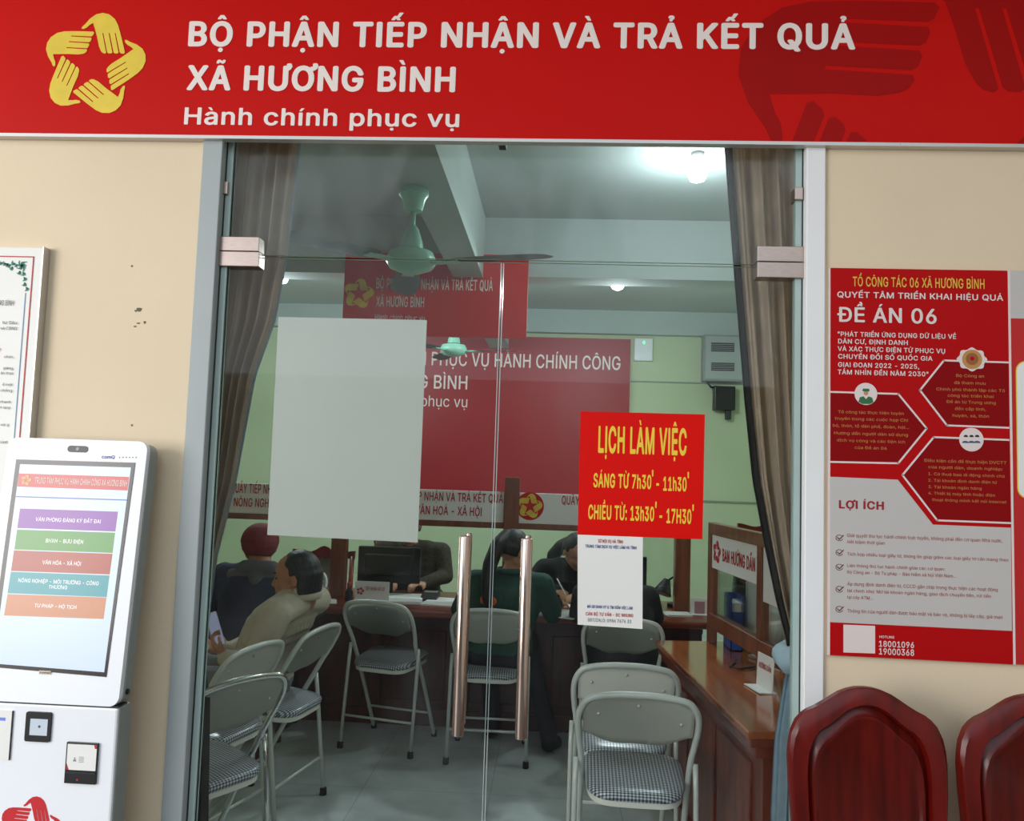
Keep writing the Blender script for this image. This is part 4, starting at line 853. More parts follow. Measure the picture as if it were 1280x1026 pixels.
# ------------------------------------------------------------------ ceiling fans
def fan(label, loc, zc, angs, blades=.62):
    x, y, z = loc      # z: centre of the motor
    t = thing('ceiling_fan', label, 'fan', loc, 'green ceiling fans')
    MB().lathe([(.03, zc-z), (.066, zc-z-.004), (.07, zc-z-.03), (.055, zc-z-.05), (.042, zc-z-.105), (.03, zc-z-.11)], loc, seg=28).build('canopy', m_fan, t, 'auto')
    MB().tube([(x, y, zc-.1), (x, y, z+.1)], .0125, 14).build('down_rod', m_fan, t, True)
    MB().lathe([(.014, .17), (.03, .15), (.05, .09), (.055, .055), (.03, .05)], loc, seg=28).build('motor_cup', m_fan, t, 'auto')
    MB().lathe([(.05, .05), (.1, .04), (.115, .01), (.115, -.012), (.1, -.035), (.05, -.055), (.02, -.06)], loc, seg=36).build('motor', m_fan, t, 'auto')
    for a in angs:
        d = Vector((math.cos(R(a)), math.sin(R(a)), 0)); n = Vector((-d.y, d.x, 0)); c = Vector(loc)
        m_ = MB(); rows = []
        for u, wd in ((.19, .045), (.24, .062), (.35, .072), (.5, .072), (blades, .066), (blades+.045, .052), (blades+.07, .022)):
            rows.append([c + d*u + n*wd*k + Vector((0, 0, .006*k - .008 - .01*u)) for k in (-1, -.5, 0, .5, 1)])
        m_.grid(rows, .006); b = m_.build('blade', m_fan_blade, t, True)
        m_ = MB(); m_.hexa([c+d*.09-n*.02+Vector((0,0,-.02)), c+d*.24-n*.03+Vector((0,0,-.018)), c+d*.24+n*.03+Vector((0,0,-.018)), c+d*.09+n*.02+Vector((0,0,-.02)),
            c+d*.09-n*.02+Vector((0,0,-.006)), c+d*.24-n*.03+Vector((0,0,-.012)), c+d*.24+n*.03+Vector((0,0,-.012)), c+d*.09+n*.02+Vector((0,0,-.006))])
        m_.build('blade_bracket', m_fan, b)
f1 = at(514, 326, 1.25)
fan('mint green ceiling fan hanging near the doors from the long beam', (f1.x, 1.25, f1.z), 2.82, (-136, -16, 104))
f2 = at(567, 437, 4.45)
fan('small looking mint green ceiling fan further back in front of the maroon banner', (f2.x, 4.45, f2.z), 2.82, (-8, 112, 232), .52)

# ------------------------------------------------------------------ banners inside
BB = front(6.16)
bn = thing('wall_banner', 'large maroon banner with white lettering on the back wall', 'banner', at(620, 632, 6.16))
l_, _ = BB.hit(400, 500); r_b, t_b = BB.hit(788.5, 422); b_b = BB.hit(640, 636)[1]
t_b2 = BB.hit(660, 421)[1]
MB().box((l_, 6.16, b_b), (r_b, 6.2, t_b2)).build('panel', m_maroon, bn)
letters('lettering', [('TRUNG TÂM PHỤC VỤ HÀNH CHÍNH CÔNG', 437, 775.5, 458, 441.5), ('XÃ HƯƠNG BÌNH', 437, 584, 484.5, 468)], BB, m_white_print, bn, bold=.012)
letters('lettering', [('Hành chính phục vụ', 437, 584, 507, 493.5)], BB, m_white_print, bn, bold=.0)
mb = MB(); c_ = BB.hit(417, 478); star_emblem(BB, mb, c_[0], c_[1], .13, .001, .003); mb.build('emblem', m_yellow_print, bn)
SB = front(2.97)
hs = thing('hanging_sign', 'red sign with yellow star emblem fixed to the face of the cross beam', 'sign', at(545, 422, 2.97))
p0 = SB.hit(428, 400); p1 = SB.hit(661, 321); zb_ = SB.hit(600, 421.5)[1]; zt_ = SB.hit(545, 317)[1]
MB().box((p0[0], 2.97, zb_), (p1[0], 2.998, zt_)).build('panel', m_redsign, hs)
letters('lettering', [('BỘ PHẬN TIẾP NHẬN VÀ TRẢ KẾT QUẢ', 470, 616, 362, 349), ('XÃ HƯƠNG BÌNH', 470, 530, 383.5, 371)], SB, m_white_print, hs, bold=.016)
letters('lettering', [('Hành chính phục vụ', 468.5, 531, 401, 393)], SB, m_white_print, hs, bold=.004)
mb = MB(); c_ = SB.hit(448.5, 367); star_emblem(SB, mb, c_[0], c_[1], SB.hit(448.5, 348)[1]-c_[1], .001, .003); mb.build('emblem', m_yellow_print, hs)

# ------------------------------------------------------------------ wall fittings at the back
a = at(792.5, 450.5, 6.14); b = at(816.5, 423, 6.14)
rt = thing('router_box', 'small white box with a green light on the back wall right of the banner', 'router', (a.x, 6.15, a.z))
MB().box((a.x, 6.14, a.z), (b.x, 6.2, b.z), .01).build('case', m_white_plastic, rt)
c_ = at(805, 428, 6.135); MB().lathe([(.012, 0), (.012, -.004), (.006, -.006)], (c_.x, 6.14, c_.z), axis='Y', seg=12).build('status_light', M('green_led', '3CF08A', .4, emit=3), rt)
a = at(879, 475.5, 6.05); b = at(931, 419, 6.05)
eb = thing('electrical_cabinet', 'grey electrical cabinet with two vent fields high on the back wall', 'cabinet', (a.x, 6.1, a.z))
MB().box((a.x, 6.05, a.z), (b.x, 6.2, b.z), .006).build('case', m_grey_plastic, eb)
MB().box((a.x+.02, 6.04, a.z+.02), (b.x-.02, 6.05, b.z-.02), .003).build('door', M('cabinet_grey', 'A3ABA6', .4), eb)
for y0, y1 in ((439, 428), (463, 453)):
    p = at(889, y0, 6.035); q = at(918, y1, 6.035)
    mb = MB()
    for k in range(5):
        z = p.z+(q.z-p.z)*k/5; mb.box((p.x, 6.03, z), (q.x, 6.042, z+(q.z-p.z)*.13))
    mb.build('vent', m_charcoal, eb)
a = at(893, 512, 6.08); b = at(919, 483, 6.08)
mx_ = thing('meter_box', 'black box with a stub cable on the back wall under the grey cabinet', 'box', (a.x, 6.1, a.z))
MB().box((a.x, 6.06, a.z), (b.x, 6.2, b.z), .008).build('case', m_black, mx_)
c_ = at(911, 524, 6.1); MB().box((c_.x-.025, 6.1, c_.z), (c_.x+.025, 6.18, a.z)).build('cable_stub', m_charcoal, mx_)
c0 = at(884, 474, 6.15); c1 = at(893, 483, 6.15)
MB().tube([(c0.x, 6.17, c0.z+.02), (c0.x, 6.15, c0.z-.03), (c0.x+.04, 6.14, c1.z-.01), (c1.x+.02, 6.14, c1.z)], .012, 8).build('cable', m_black, mx_, True)
for yy, nm in ((477.5, 'thin grey cable trunking along the back wall below the router box'), (624.5, 'lower thin cable trunking along the back wall behind the desk screen')):
    z = at(830, yy, 6.18).z
    tag(MB().box((r_b+.01, 6.18, z-.008), (2.39, 6.2, z+.008)).build('cable_trunking', M('trunking_grey', '8E9A84', .6)), nm, 'trunking')

# ------------------------------------------------------------------ counter
CY0, CY1 = 2.10, 2.80
ct = MB().box((-3.6, CY0, .68), (.93, CY1, .72), .008).build('counter_worktop', m_counter, smooth='auto')
tag(ct, 'long dark red wooden worktop of the service counter', 'worktop')
cb = thing('service_counter', 'dark wooden panelled front of the service counter', 'counter', (-1.3, 2.5, 0))
MB().box((-3.55, 2.42, 0), (.90, 2.46, .68)).build('front_board', m_counter_d, cb)
MB().box((-3.55, 2.40, 0), (.90, 2.42, .09)).build('plinth', m_counter_d, cb)
MB().box((-3.55, 2.395, .60), (.90, 2.42, .68)).build('top_rail', m_counter_d, cb)
for i in range(9):
    x = -3.5 + i*.49
    MB().box((x, 2.40, .09), (x+.06, 2.42, .60)).build('stile', m_counter_d, cb)
    MB().box((x+.10, 2.408, .14), (x+.45, 2.42, .55), .006).build('raised_panel', m_counter_d, cb)
for x in (-3.55, -2.0, -.45, .87):
    MB().box((x, 2.46, 0), (x+.03, 2.78, .68)).build('end_board', m_counter_d, cb)
# glass screen on the counter: posts, rails and panes
SY = 2.45
gs = thing('counter_screen', 'wooden framed glass screen standing on the service counter', 'screen', (-1.2, SY, .72))
px = [at(424, 700, SY).x, at(639.5, 640, SY).x, at(852.5, 700, SY).x]
px = [px[0]-(px[1]-px[0])] + px
ZS0, ZS1 = at(560, 650.5, SY).z, at(560, 612.5, SY).z
for x in px:
    MB().box((x-.045, SY-.035, .72), (x+.045, SY+.035, ZS1+.09), .004).build('post', m_post, gs)
for a, b in zip(px, px[1:]):
    MB().box((a+.045, SY-.02, ZS0-.035), (b-.045, SY+.02, ZS0), .003).build('rail', m_post, gs)
    MB().box((a+.045, SY-.004, .86), (b-.045, SY+.004, ZS0-.035)).build('glass_pane', m_glass_in, gs)
HB = front(SY-.012)
def header(a, b, label, rows, emb):
    h = thing('header_board', label, 'sign', ((a+b)/2, SY, ZS0), 'white header boards of the counter')
    MB().box((a+.047, SY-.012, ZS0), (b-.047, SY+.012, ZS1), .002).build('board', m_paper, h)
    letters('lettering', rows, HB, m_print_red, h, bold=.02)
    c_ = HB.hit(*emb)
    mb = MB(); mb.prism(disc(c_[0], c_[1], .084), HB, .0003, .001); mb.build('emblem_disc', m_red_panel, h)
    mb = MB(); star_emblem(HB, mb, c_[0], c_[1], .075, .0012, .002); mb.build('emblem', m_yellow_print, h)
header(px[1], px[2], 'white header board over the counter between the left and middle posts, culture desk', [('QUẦY TIẾP NHẬN VÀ TRẢ KẾT QUẢ', 482, 629, 626, 615.5), ('VĂN HOÁ - XÃ HỘI', 519, 602, 643.5, 633)], (450, 627))
header(px[2], px[3], 'white header board whose star emblem shows right of the middle post', [('QUẦY TIẾP NHẬN VÀ TRẢ KẾT QUẢ', 702, 838, 632.5, 622), ('TƯ PHÁP - HỘ TỊCH', 728, 810, 650, 639.5)], (662.5, 632.5))
header(px[0], px[1], 'white header board beside the left curtain, agriculture desk', [('QUẦY TIẾP NHẬN VÀ TRẢ KẾT QUẢ', 288.5, 412, 617.5, 606), ('NÔNG NGHIỆP - MÔI TRƯỜNG', 292, 412, 634.5, 624)], (252, 615))

# things on the counter
CT = .72
def paper_pile(name, label, loc, sx, sy, rz, n, mat, group=None, h=.002):
    t = MB()
    c, s_ = math.cos(rz), math.sin(rz)
    for k in range(n):
        dx, dy, da = random.uniform(-.006, .006), random.uniform(-.006, .006), rz+random.uniform(-.06, .06)
        c, s_ = math.cos(da), math.sin(da); z = loc[2]+k*h
        P = [(loc[0]+dx+x*c-y*s_, loc[1]+dy+x*s_+y*c) for x, y in ((-sx/2, -sy/2), (sx/2, -sy/2), (sx/2, sy/2), (-sx/2, sy/2))]
        t.hexa([(*p, z) for p in P] + [(*p, z+h*.9) for p in P])
    return tag(t.build(name, mat), label, 'paper', group)
def onc(x, y): return atz(x, y, CT)
p = onc(508, 749); paper_pile('paper_pile', 'stack of white forms on the counter right of the name stand', (p.x-.01, p.y-.03, CT), .22, .30, .1, 8, m_paper, 'papers on the counter')
p = onc(556, 752); paper_pile('paper_pile', 'white sheets on the counter left of the door handle beside the calculator', (p.x, p.y-.03, CT), .21, .28, -.1, 4, m_paper, 'papers on the counter')
p = onc(703, 768); paper_pile('paper_pile', 'white form lying on the counter beside the writing hand', (p.x, p.y+.02, CT), .22, .26, -.35, 2, m_paper, 'papers on the counter')
p = onc(409, 752); paper_pile('paper_pile', 'small white paper on the counter right of the seated man', (p.x, p.y, CT), .1, .14, .3, 2, m_paper, 'papers on the counter')
p = onc(852, 770); paper_pile('paper_pile', 'white papers at the foot of the right counter post', (p.x-.02, 2.3, CT), .14, .12, .1, 5, m_paper, 'papers on the counter')
p = onc(537, 749)
cl = thing('calculator', 'dark calculator on the counter between the two white paper piles', 'calculator', (p.x, p.y, CT))
MB().hexa([(p.x-.05, p.y-.06, CT), (p.x+.05, p.y-.06, CT), (p.x+.05, p.y+.08, CT), (p.x-.05, p.y+.08, CT), (p.x-.05, p.y-.06, CT+.012), (p.x+.05, p.y-.06, CT+.012), (p.x+.05, p.y+.08, CT+.04), (p.x-.05, p.y+.08, CT+.04)]).build('case', m_charcoal, cl)
MB().hexa([(p.x-.04, p.y+.04, CT+.033), (p.x+.04, p.y+.04, CT+.033), (p.x+.04, p.y+.07, CT+.039), (p.x-.04, p.y+.07, CT+.039), (p.x-.04, p.y+.04, CT+.036), (p.x+.04, p.y+.04, CT+.036), (p.x+.04, p.y+.07, CT+.042), (p.x-.04, p.y+.07, CT+.042)]).build('display', m_grey_plastic, cl)
def stand(label, x0, x1, y0, y1, Y, rows, emb=None, mat=m_print_red):
    P_ = front(Y); a_ = P_.hit(x0, y1); b_ = P_.hit(x1, y0)
    t = thing('name_stand', label, 'sign', ((a_[0]+b_[0])/2, Y, CT), 'acrylic stands on the counter')
    MB().box((a_[0], Y, CT), (b_[0], Y+.004, b_[1]), .001).build('plate', m_paper, t)
    MB().box((a_[0], Y-.04, CT), (b_[0], Y+.04, CT+.004), .001).build('foot', m_white_plastic, t)
    if rows: letters('lettering', rows, P_, mat, t, lift=.001, bold=.016)
    if emb:
        c_ = P_.hit(*emb); mb = MB(); star_emblem(P_, mb, c_[0], c_[1], .022, .0006, .0012); mb.build('emblem', m_print_red, t)
    return t
stand('white name stand with a red star emblem on the counter behind the empty chair', 443, 487, 727.5, 752, 2.28, [('TIẾP NHẬN HỒ SƠ', 456.5, 481, 738, 733.5)], (450.5, 738.5))
stand('white name stand on the counter between the woman in green and the writing woman', 666, 687.5, 736.5, 773, 2.15, [('SỐ 02', 673, 684, 749, 745)], None, m_print_grey)
stand('white framed notice stand on the counter right of the right counter post', 863.5, 885, 748, 772, 2.35, [], None)
P_ = front(2.349); a_ = P_.hit(868, 767); b_ = P_.hit(881, 752)
ns = [o for o in bpy.data.objects if o.name.startswith('name_stand')][-1]
MB().box((a_[0], 2.346, a_[1]), (b_[0], 2.3495, b_[1])).build('print_field', M('pink_print', 'A87A7C', .5), ns)
p = at(441, 742, 2.3); bo = thing('ink_bottle', 'small dark bottle left of the white name stand on the counter', 'bottle', (p.x-.03, 2.33, CT))
MB().lathe([(.022, 0), (.024, .01), (.024, .05), (.012, .065), (.012, .075)], (p.x-.03, 2.33, CT), seg=16).build('body', m_black, bo, True)
MB().lathe([(.014, .075), (.014, .1), (.01, .103)], (p.x-.03, 2.33, CT), seg=16).build('cap', m_print_red, bo, True)
# computer monitors behind the counter glass
def monitor(label, x0, x1, y0, y1, Y, mat, zt=None, table=.72, group=None):
    a_ = at(x0, y1, Y); b_ = at(x1, y0, Y); xm = (a_.x+b_.x)/2
    t = thing('computer_monitor', label, 'monitor', (xm, Y, table), group)
    MB().box((a_.x, Y, a_.z), (b_.x, Y+.03, b_.z), .008).build('shell', mat, t)
    MB().box((a_.x+.12*(b_.x-a_.x), Y-.03, a_.z+.2*(b_.z-a_.z)), (b_.x-.12*(b_.x-a_.x), Y, b_.z-.2*(b_.z-a_.z)), .012).build('rear_bulge', mat, t)
    MB().box((a_.x+.01, Y+.03, a_.z+.012), (b_.x-.01, Y+.032, b_.z-.01)).build('screen', m_black, t)
    MB().box((xm-.03, Y-.01, table+.01), (xm+.03, Y+.015, a_.z+.1)).build('neck', mat, t)
    MB().box((xm-.11, Y-.07, table), (xm+.11, Y+.09, table+.012), .004).build('foot', mat, t)
    return t
monitor('black computer monitor seen from behind on the counter, in front of the tweed jacket', 446, 526, 685, 727, 2.58, m_black)
monitor('dark monitor edge just right of the white recruitment sheet', 768, 809, 696, 736, 2.66, m_black)
# desk lamp
lb = atz(846, 764, CT); lx, ly = at(846, 760, 2.62).x, 2.62
dl = thing('desk_lamp', 'black desk lamp with tilted shade left of the right counter post', 'lamp', (lx, ly, CT))
MB().lathe([(.06, 0), (.06, .015), (.02, .025)], (lx, ly, CT), seg=20).build('base', m_black, dl, 'auto')
tp = at(842, 722, ly); jn = at(833, 727, ly); tip = at(827, 741, ly)
MB().tube([(lx, ly, CT+.02), (lx+.015, ly, CT+.12), (tp.x+.02, ly, tp.z+.02), (jn.x, ly, jn.z)], .007, 8).build('arm', m_black, dl, True)
ax = Vector((tip.x-jn.x, -.02, tip.z-jn.z)).normalized()
MB().tube([Vector((jn.x, ly, jn.z)) - ax*.015, Vector((jn.x, ly, jn.z))+ax*.02, Vector((jn.x, ly, jn.z))+ax*.075, Vector((jn.x, ly, jn.z))+ax*.078], [.02, .035, .058, .055], 20).build('shade', m_black, dl, 'auto')
# carved wooden chair and slatted chair behind the counter
def carved_chair(label, x0, x1, ztop, Y, group):
    w_ = (x1-x0)/2; xm = (x0+x1)/2
    t = thing('carved_chair', label, 'chair', (xm, Y, 0), group)
    PL = Plane((xm, Y, 0), (1, 0, 0), (0, .1, 1))
    crest = [(-w_, ztop-.08)] + [(-w_+2*w_*k/16, ztop-.03+.03*math.exp(-((k-8)/1.8)**2)+.01*math.cos(k*math.pi/4)) for k in range(17)] + [(w_, ztop-.08)]
    MB().prism(crest, PL, -.015, .015).build('crest_rail', m_red_wood, t)
    for s in (-1, 1):
        MB().tube([PL.w(s*(w_-.02), ztop-.06), PL.w(s*(w_-.02), .42), (xm+s*(w_-.02), Y+.06, 0)], .018, 10).build('leg', m_red_wood, t, True)
        MB().box((xm+s*(w_-.02)-.018, Y-.376, 0), (xm+s*(w_-.02)+.018, Y-.34, .43), .004).build('leg', m_red_wood, t)
    MB().prism([(-w_*.75, .5), (w_*.75, .5), (w_*.75, ztop-.08), (-w_*.75, ztop-.08)], PL, -.006, .006).build('splat', M('chair_back_grey', '6E6654', .6), t)
    MB().box((xm-w_, Y-.4, .42), (xm+w_, Y-.01, .46), .008).build('seat', m_red_wood, t)
    return t
a = at(364, 700, 3.65); b = at(417, 700, 3.65); zt = at(401, 683.5, 3.65).z
carved_chair('carved red brown wooden chair behind the counter, above the seated man', a.x, a.x+.48, zt, 3.6, 'carved wooden chairs')
a = at(449, 690, 3.5); b = at(478, 690, 3.5); zt = at(462, 672, 3.5).z
carved_chair('brown wooden chair behind the black monitor', a.x, b.x+.12, zt, 3.9, 'carved wooden chairs')
a = at(927, 680, 2.9); zt = at(937, 650.5, 2.9).z
carved_chair('carved dark red chair top showing over the guidance desk screen', a.x, a.x+.46, zt, 2.9, 'carved wooden chairs')

# ------------------------------------------------------------------ guidance desk on the right
DZ = .71
dk = thing('guidance_desk', 'polished brown wooden guidance desk with moulded front along the right side', 'desk', (.95, .8, 0))
top = [(.523, 1.62), (.645, .262), (1.6, .386), (1.6, 1.76)]
def slab(pts, z0, z1): return MB().hexa([(x, y, z0) for x, y in pts]+[(x, y, z1) for x, y in pts])
slab(top, DZ-.028, DZ).build('worktop', m_desk, dk, bev=.006)
ins = lambda d: [(x+(d if i in (0, 1) else -.01), y+(d*.6 if i in (1, 2) else -.02)) for i, (x, y) in enumerate(top)]
slab(ins(.012), DZ-.055, DZ-.028).build('moulding', m_desk_side, dk, bev=.004)
slab(ins(.03), DZ-.09, DZ-.055).build('moulding', m_desk_side, dk, bev=.004)
slab(ins(.06), .0, DZ-.09).build('body', m_desk_side, dk)
# raised fields on the long side
A0, A1 = Vector((.583, 1.60)), Vector((.705, .298))
e = (A1-A0).normalized(); LPn = Plane((A0.x, A0.y, 0), (e.x, e.y, 0), (0, 0, 1)); Ln = (A1-A0).length
for k in range(3):
    u0 = .05+k*(Ln-.1)/3; u1 = u0+(Ln-.1)/3-.05
    MB().prism([(u0, .1), (u1, .1), (u1, .57), (u0, .57)], LPn, .0, .012).build('raised_panel', m_desk_side, dk, bev=.004)
MB().prism([(0, 0), (Ln, 0), (Ln, .07), (0, .07)], LPn, 0, .02).build('plinth', m_desk_side, dk)
# wooden glass screen standing lengthwise on the desk
DP = Plane((.80, 1.63, 0), (.13, -.9915, 0), (0, 0, 1))
ds = thing('desk_screen', 'wooden framed glass screen standing on the guidance desk', 'screen', (.88, 1.0, DZ))
zt, zr0, zr1 = 1.29, .785, .855
uP = (0.0, .63, 1.30)
def dbox(u0, u1, z0, z1, d, name, mat, par, bev=0): return MB().prism([(u0, z0), (u1, z0), (u1, z1), (u0, z1)], DP, -d, d).build(name, mat, par, bev=bev)
for u_, zz in zip(uP, (zt, zt-.005, zt-.005)): dbox(u_-.022, u_+.022, DZ, zz, .019, 'post', m_post, ds, .002)
dbox(.0, uP[2], zt-.055, zt, .021, 'rail', m_post, ds, .002)
dbox(.0, uP[2], zr0, zr1, .021, 'rail', m_post, ds, .002)
for a, b in zip(uP, uP[1:]): dbox(a+.022, b-.022, zr1, zt-.055, .003, 'glass_pane', m_glass_in, ds)
gb = thing('guidance_sign', 'white sign with red lettering in the top of the desk screen', 'sign', (.84, 1.3, 1.1))
zs1 = zt-.056; zs0 = zs1-.16
MB().prism([(.024, zs0), (uP[1]-.024, zs0), (uP[1]-.024, zs1), (.024, zs1)], DP, .005, .012).build('board', m_paper, gb)
u = lambda k: .024+k*(uP[1]-.048)
letters('lettering', [('BAN HƯỚNG DẪN', u(.26), u(.95), zs0+.050, zs0+.105)], DP, m_print_red, gb, px=False, bold=.035, lift=.0135)
mb = MB(); star_emblem(DP, mb, u(.12), (zs0+zs1)/2+.002, .055, .0125, .0135); mb.build('emblem', m_print_red, gb)
o = MB().prism([(uP[1]+.026, zs0-.06), (uP[1]+.40, zs0-.06), (uP[1]+.40, zs1), (uP[1]+.026, zs1)], DP, .005, .009).build('paper_sheet', m_paper)
tag(o, 'white sheet on the desk screen glass at the right curtain edge', 'sheet')
# things on the guidance desk
fb = thing('file_box', 'blue plastic file box on the guidance desk behind the screen', 'box', (.82, 1.45, DZ))
MB().box((.850, 1.44, DZ), (.904, 1.60, DZ+.006)).box((.850, 1.44, DZ), (.854, 1.60, DZ+.25)).box((.900, 1.44, DZ), (.904, 1.60, DZ+.25)).box((.850, 1.44, DZ), (.904, 1.445, DZ+.18)).box((.850, 1.595, DZ), (.904, 1.60, DZ+.25)).build('case', m_blue, fb)
MB().box((.856, 1.45, DZ+.008), (.898, 1.59, DZ+.22)).build('papers', m_paper, fb)
mo = thing('computer_monitor', 'white backed computer monitor on the guidance desk seen through the screen glass', 'monitor', (1.03, 1.26, DZ))
MP = Plane((.925, 1.48, DZ), (.49, -.872, 0), (0, 0, 1))
MB().prism(rounded(0, .07, .5, .335, .02), MP, -.03, 0).build('shell', m_mon_white, mo)
MB().prism(rounded(.06, .09, .44, .21, .03), MP, 0, .025).build('rear_bulge', m_mon_white, mo)
MB().prism([(.012, .085), (.488, .085), (.488, .322), (.012, .322)], MP, -.032, -.03).build('screen', m_black, mo)
c_ = MP.w(.25, 0, .01); MB().tube([MP.w(.25, .2, .02), MP.w(.25, .03, .05), MP.w(.25, .006, .0)], .014, 10).build('neck', m_silver, mo, True)
MB().tube([MP.w(.13, .008, -.1), MP.w(.13, .008, .09), MP.w(.37, .008, .09), MP.w(.37, .008, -.1)], .008, 8).build('foot', m_silver, mo, True)
kp = [atz(920, 826, DZ+.006), atz(912, 833, DZ+.006), atz(925, 836, DZ+.006), atz(945, 833, DZ+.006), atz(972, 830, DZ+.006)]
tag(MB().tube(kp, .004, 6).build('cable', m_black, smooth=True), 'thin black cable lying on the guidance desk', 'cable')
kb = thing('keyboard', 'black keyboard on the guidance desk behind the desk screen', 'keyboard', (1.1, .62, DZ))
MB().box((1.03, .42, DZ), (1.17, .82, DZ+.02), .004).build('case', m_charcoal, kb)
for i in range(4):
    MB().box((1.04+i*.032, .435, DZ+.02), (1.04+i*.032+.026, .805, DZ+.026), .002).build('key_row', m_black, kb)
# slanted name card
n0 = atz(945, 856, DZ); n1 = atz(965, 868, DZ)
nc = thing('name_card', 'clear acrylic card stand with red print on the guidance desk near the right curtain', 'sign', (n0.x, n0.y, DZ))
hN = .13
e = Vector((n1.x-n0.x, n1.y-n0.y, 0)).normalized(); NP = Plane((n0.x, n0.y, DZ), e, (0.05, .0, 1)); Lw = (Vector((n1.x, n1.y))-Vector((n0.x, n0.y))).length
MB().prism([(0, 0), (Lw, 0), (Lw, hN), (0, hN)], NP, -.003, 0).build('card', m_paper, nc)
MB().prism([(0, 0), (Lw, 0), (Lw, .004), (0, .004)], NP, -.02, .05).build('foot', m_paper, nc)
letters('lettering', [('HƯỚNG DẪN', Lw*.12, Lw*.88, .075, .095)], NP, m_print_red, nc, px=False, bold=.02)
# office chair behind the desk screen
oc = thing('office_chair', 'black office chair behind the guidance desk screen', 'chair', (1.25, 2.2, 0))
q = [(-.24, .5), (.24, .5), (.25, .8), (.22, 1.06), (.1, 1.12), (-.1, 1.12), (-.22, 1.06), (-.25, .8)]
OP = Plane((1.28, 2.27, 0), (1, .25, 0), (0, .08, 1))
MB().prism(q, OP, -.03, .03).build('backrest', m_black, oc, bev=.015)
MB().box((1.0, 1.88, .44), (1.46, 2.24, .52), .03).build('seat', m_black, oc, True)
MB().tube([(1.23, 2.08, .06), (1.23, 2.08, .44)], .03, 12).build('column', m_charcoal, oc, True)
for k in range(5):
    a = R(72*k+10); MB().tube([(1.23, 2.08, .1), (1.23+.28*math.cos(a), 2.08+.28*math.sin(a), .03)], [.025, .018], 8).build('foot', m_charcoal, oc, True)

# ------------------------------------------------------------------ curtains
def edge_curve(pts, Y):
    q = sorted([(at(x, y, Y).z, at(x, y, Y).x) for x, y in pts]); zs = [a for a, b in q]; xs = [b for a, b in q]
    return lambda z: float(np.interp(z, zs, xs))
def curtain_sheet(mb, eL, eR, z0, z1, Y, folds, amp, nz=46, nx=110, ph=0):
    rows = []
    for i in range(nz+1):
        z = z0+(z1-z0)*i/nz; a, b = eL(z), eR(z); row = []
        for k in range(nx+1):
            u = k/nx; x = a+(b-a)*u
            A = amp*(.35+.65*min(1, abs(b-a)/.22))
            row.append((x, Y+A*math.sin(2*math.pi*folds*u+ph+.35*math.sin(z*3))+A*.35*math.sin(2*math.pi*folds*2.3*u+1+z), z))
        rows.append(row)
    return mb.grid(rows, .003)
YC = .165
cl_ = thing('curtain', 'grey brown curtain hanging inside at the left of the doors', 'curtain', (-1.05, YC, .9))
Le = lambda z: -1.20
Re = edge_curve([(378, 170), (375, 185), (359, 320), (344, 400), (319, 470), (295, 600), (270, 700), (258, 800), (254, 830)], YC)
curtain_sheet(MB(), Le, Re, .93, 2.78, YC, 7, .03).build('drape', m_curt, cl_, True)
hem = lambda z: Re(z)-.018
curtain_sheet(MB(), hem, lambda z: Re(z)+.004, .93, 2.78, YC-.004, .5, .004, nx=4).build('hem', m_curt_blue, cl_, True)
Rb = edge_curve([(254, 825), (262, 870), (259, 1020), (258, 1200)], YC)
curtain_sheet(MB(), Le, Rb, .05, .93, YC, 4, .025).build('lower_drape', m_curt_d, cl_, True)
MB().tube([(-1.22, YC-.04, .96), (-1.15, YC-.05, .93), (-1.10, YC, .92), (-1.15, YC+.05, .93), (-1.22, YC+.04, .96)], .016, 8).build('tie_band', m_curt_blue, cl_, True)
cr_ = thing('curtain', 'grey brown curtain tied back inside at the right of the doors', 'curtain', (.75, YC, 0))
Lr = edge_curve([(903, 165), (906, 185), (918, 350), (930, 500), (940, 600), (955, 680), (970, 750), (985, 808)], YC)
ztie = at(988, 815, YC).z
curtain_sheet(MB(), Lr, lambda z: .88, ztie, 2.78, YC, 6, .03).build('drape', m_curt, cr_, True)
curtain_sheet(MB(), lambda z: Lr(z)-.005, lambda z: Lr(z)+.020, ztie, 2.78, YC-.022, 1.2, .012, nx=14).build('hem', m_curt_d, cr_, True)
Lr2 = edge_curve([(984, 815), (975, 870), (967, 920), (962, 1020), (958, 1200)], YC)
curtain_sheet(MB(), Lr2, lambda z: .88, .04, ztie, YC-.02, 3.5, .022).build('lower_drape', m_curt_blue, cr_, True)  # below the tie the drape is drawn in pale blue
MB().tube([(.90, YC-.08, ztie+.07), (.80, YC-.075, ztie+.01), (.735, YC-.03, ztie-.02), (.74, YC+.03, ztie-.02), (.82, YC+.07, ztie+.01), (.9, YC+.07, ztie+.06)], .042, 12).build('tie_band', m_curt_blue, cr_, True)
rod = thing('curtain_rod', 'steel curtain rod above the doors inside', 'rod', (-.16, YC, 2.8))
MB().tube([(-1.4, YC, 2.8), (1.1, YC, 2.8)], .014, 10).build('pole', m_silver, rod, True)
for x in (-1.38, 1.08): MB().box((x-.02, .12, 2.78), (x+.02, YC, 2.82)).build('bracket', m_silver, rod)

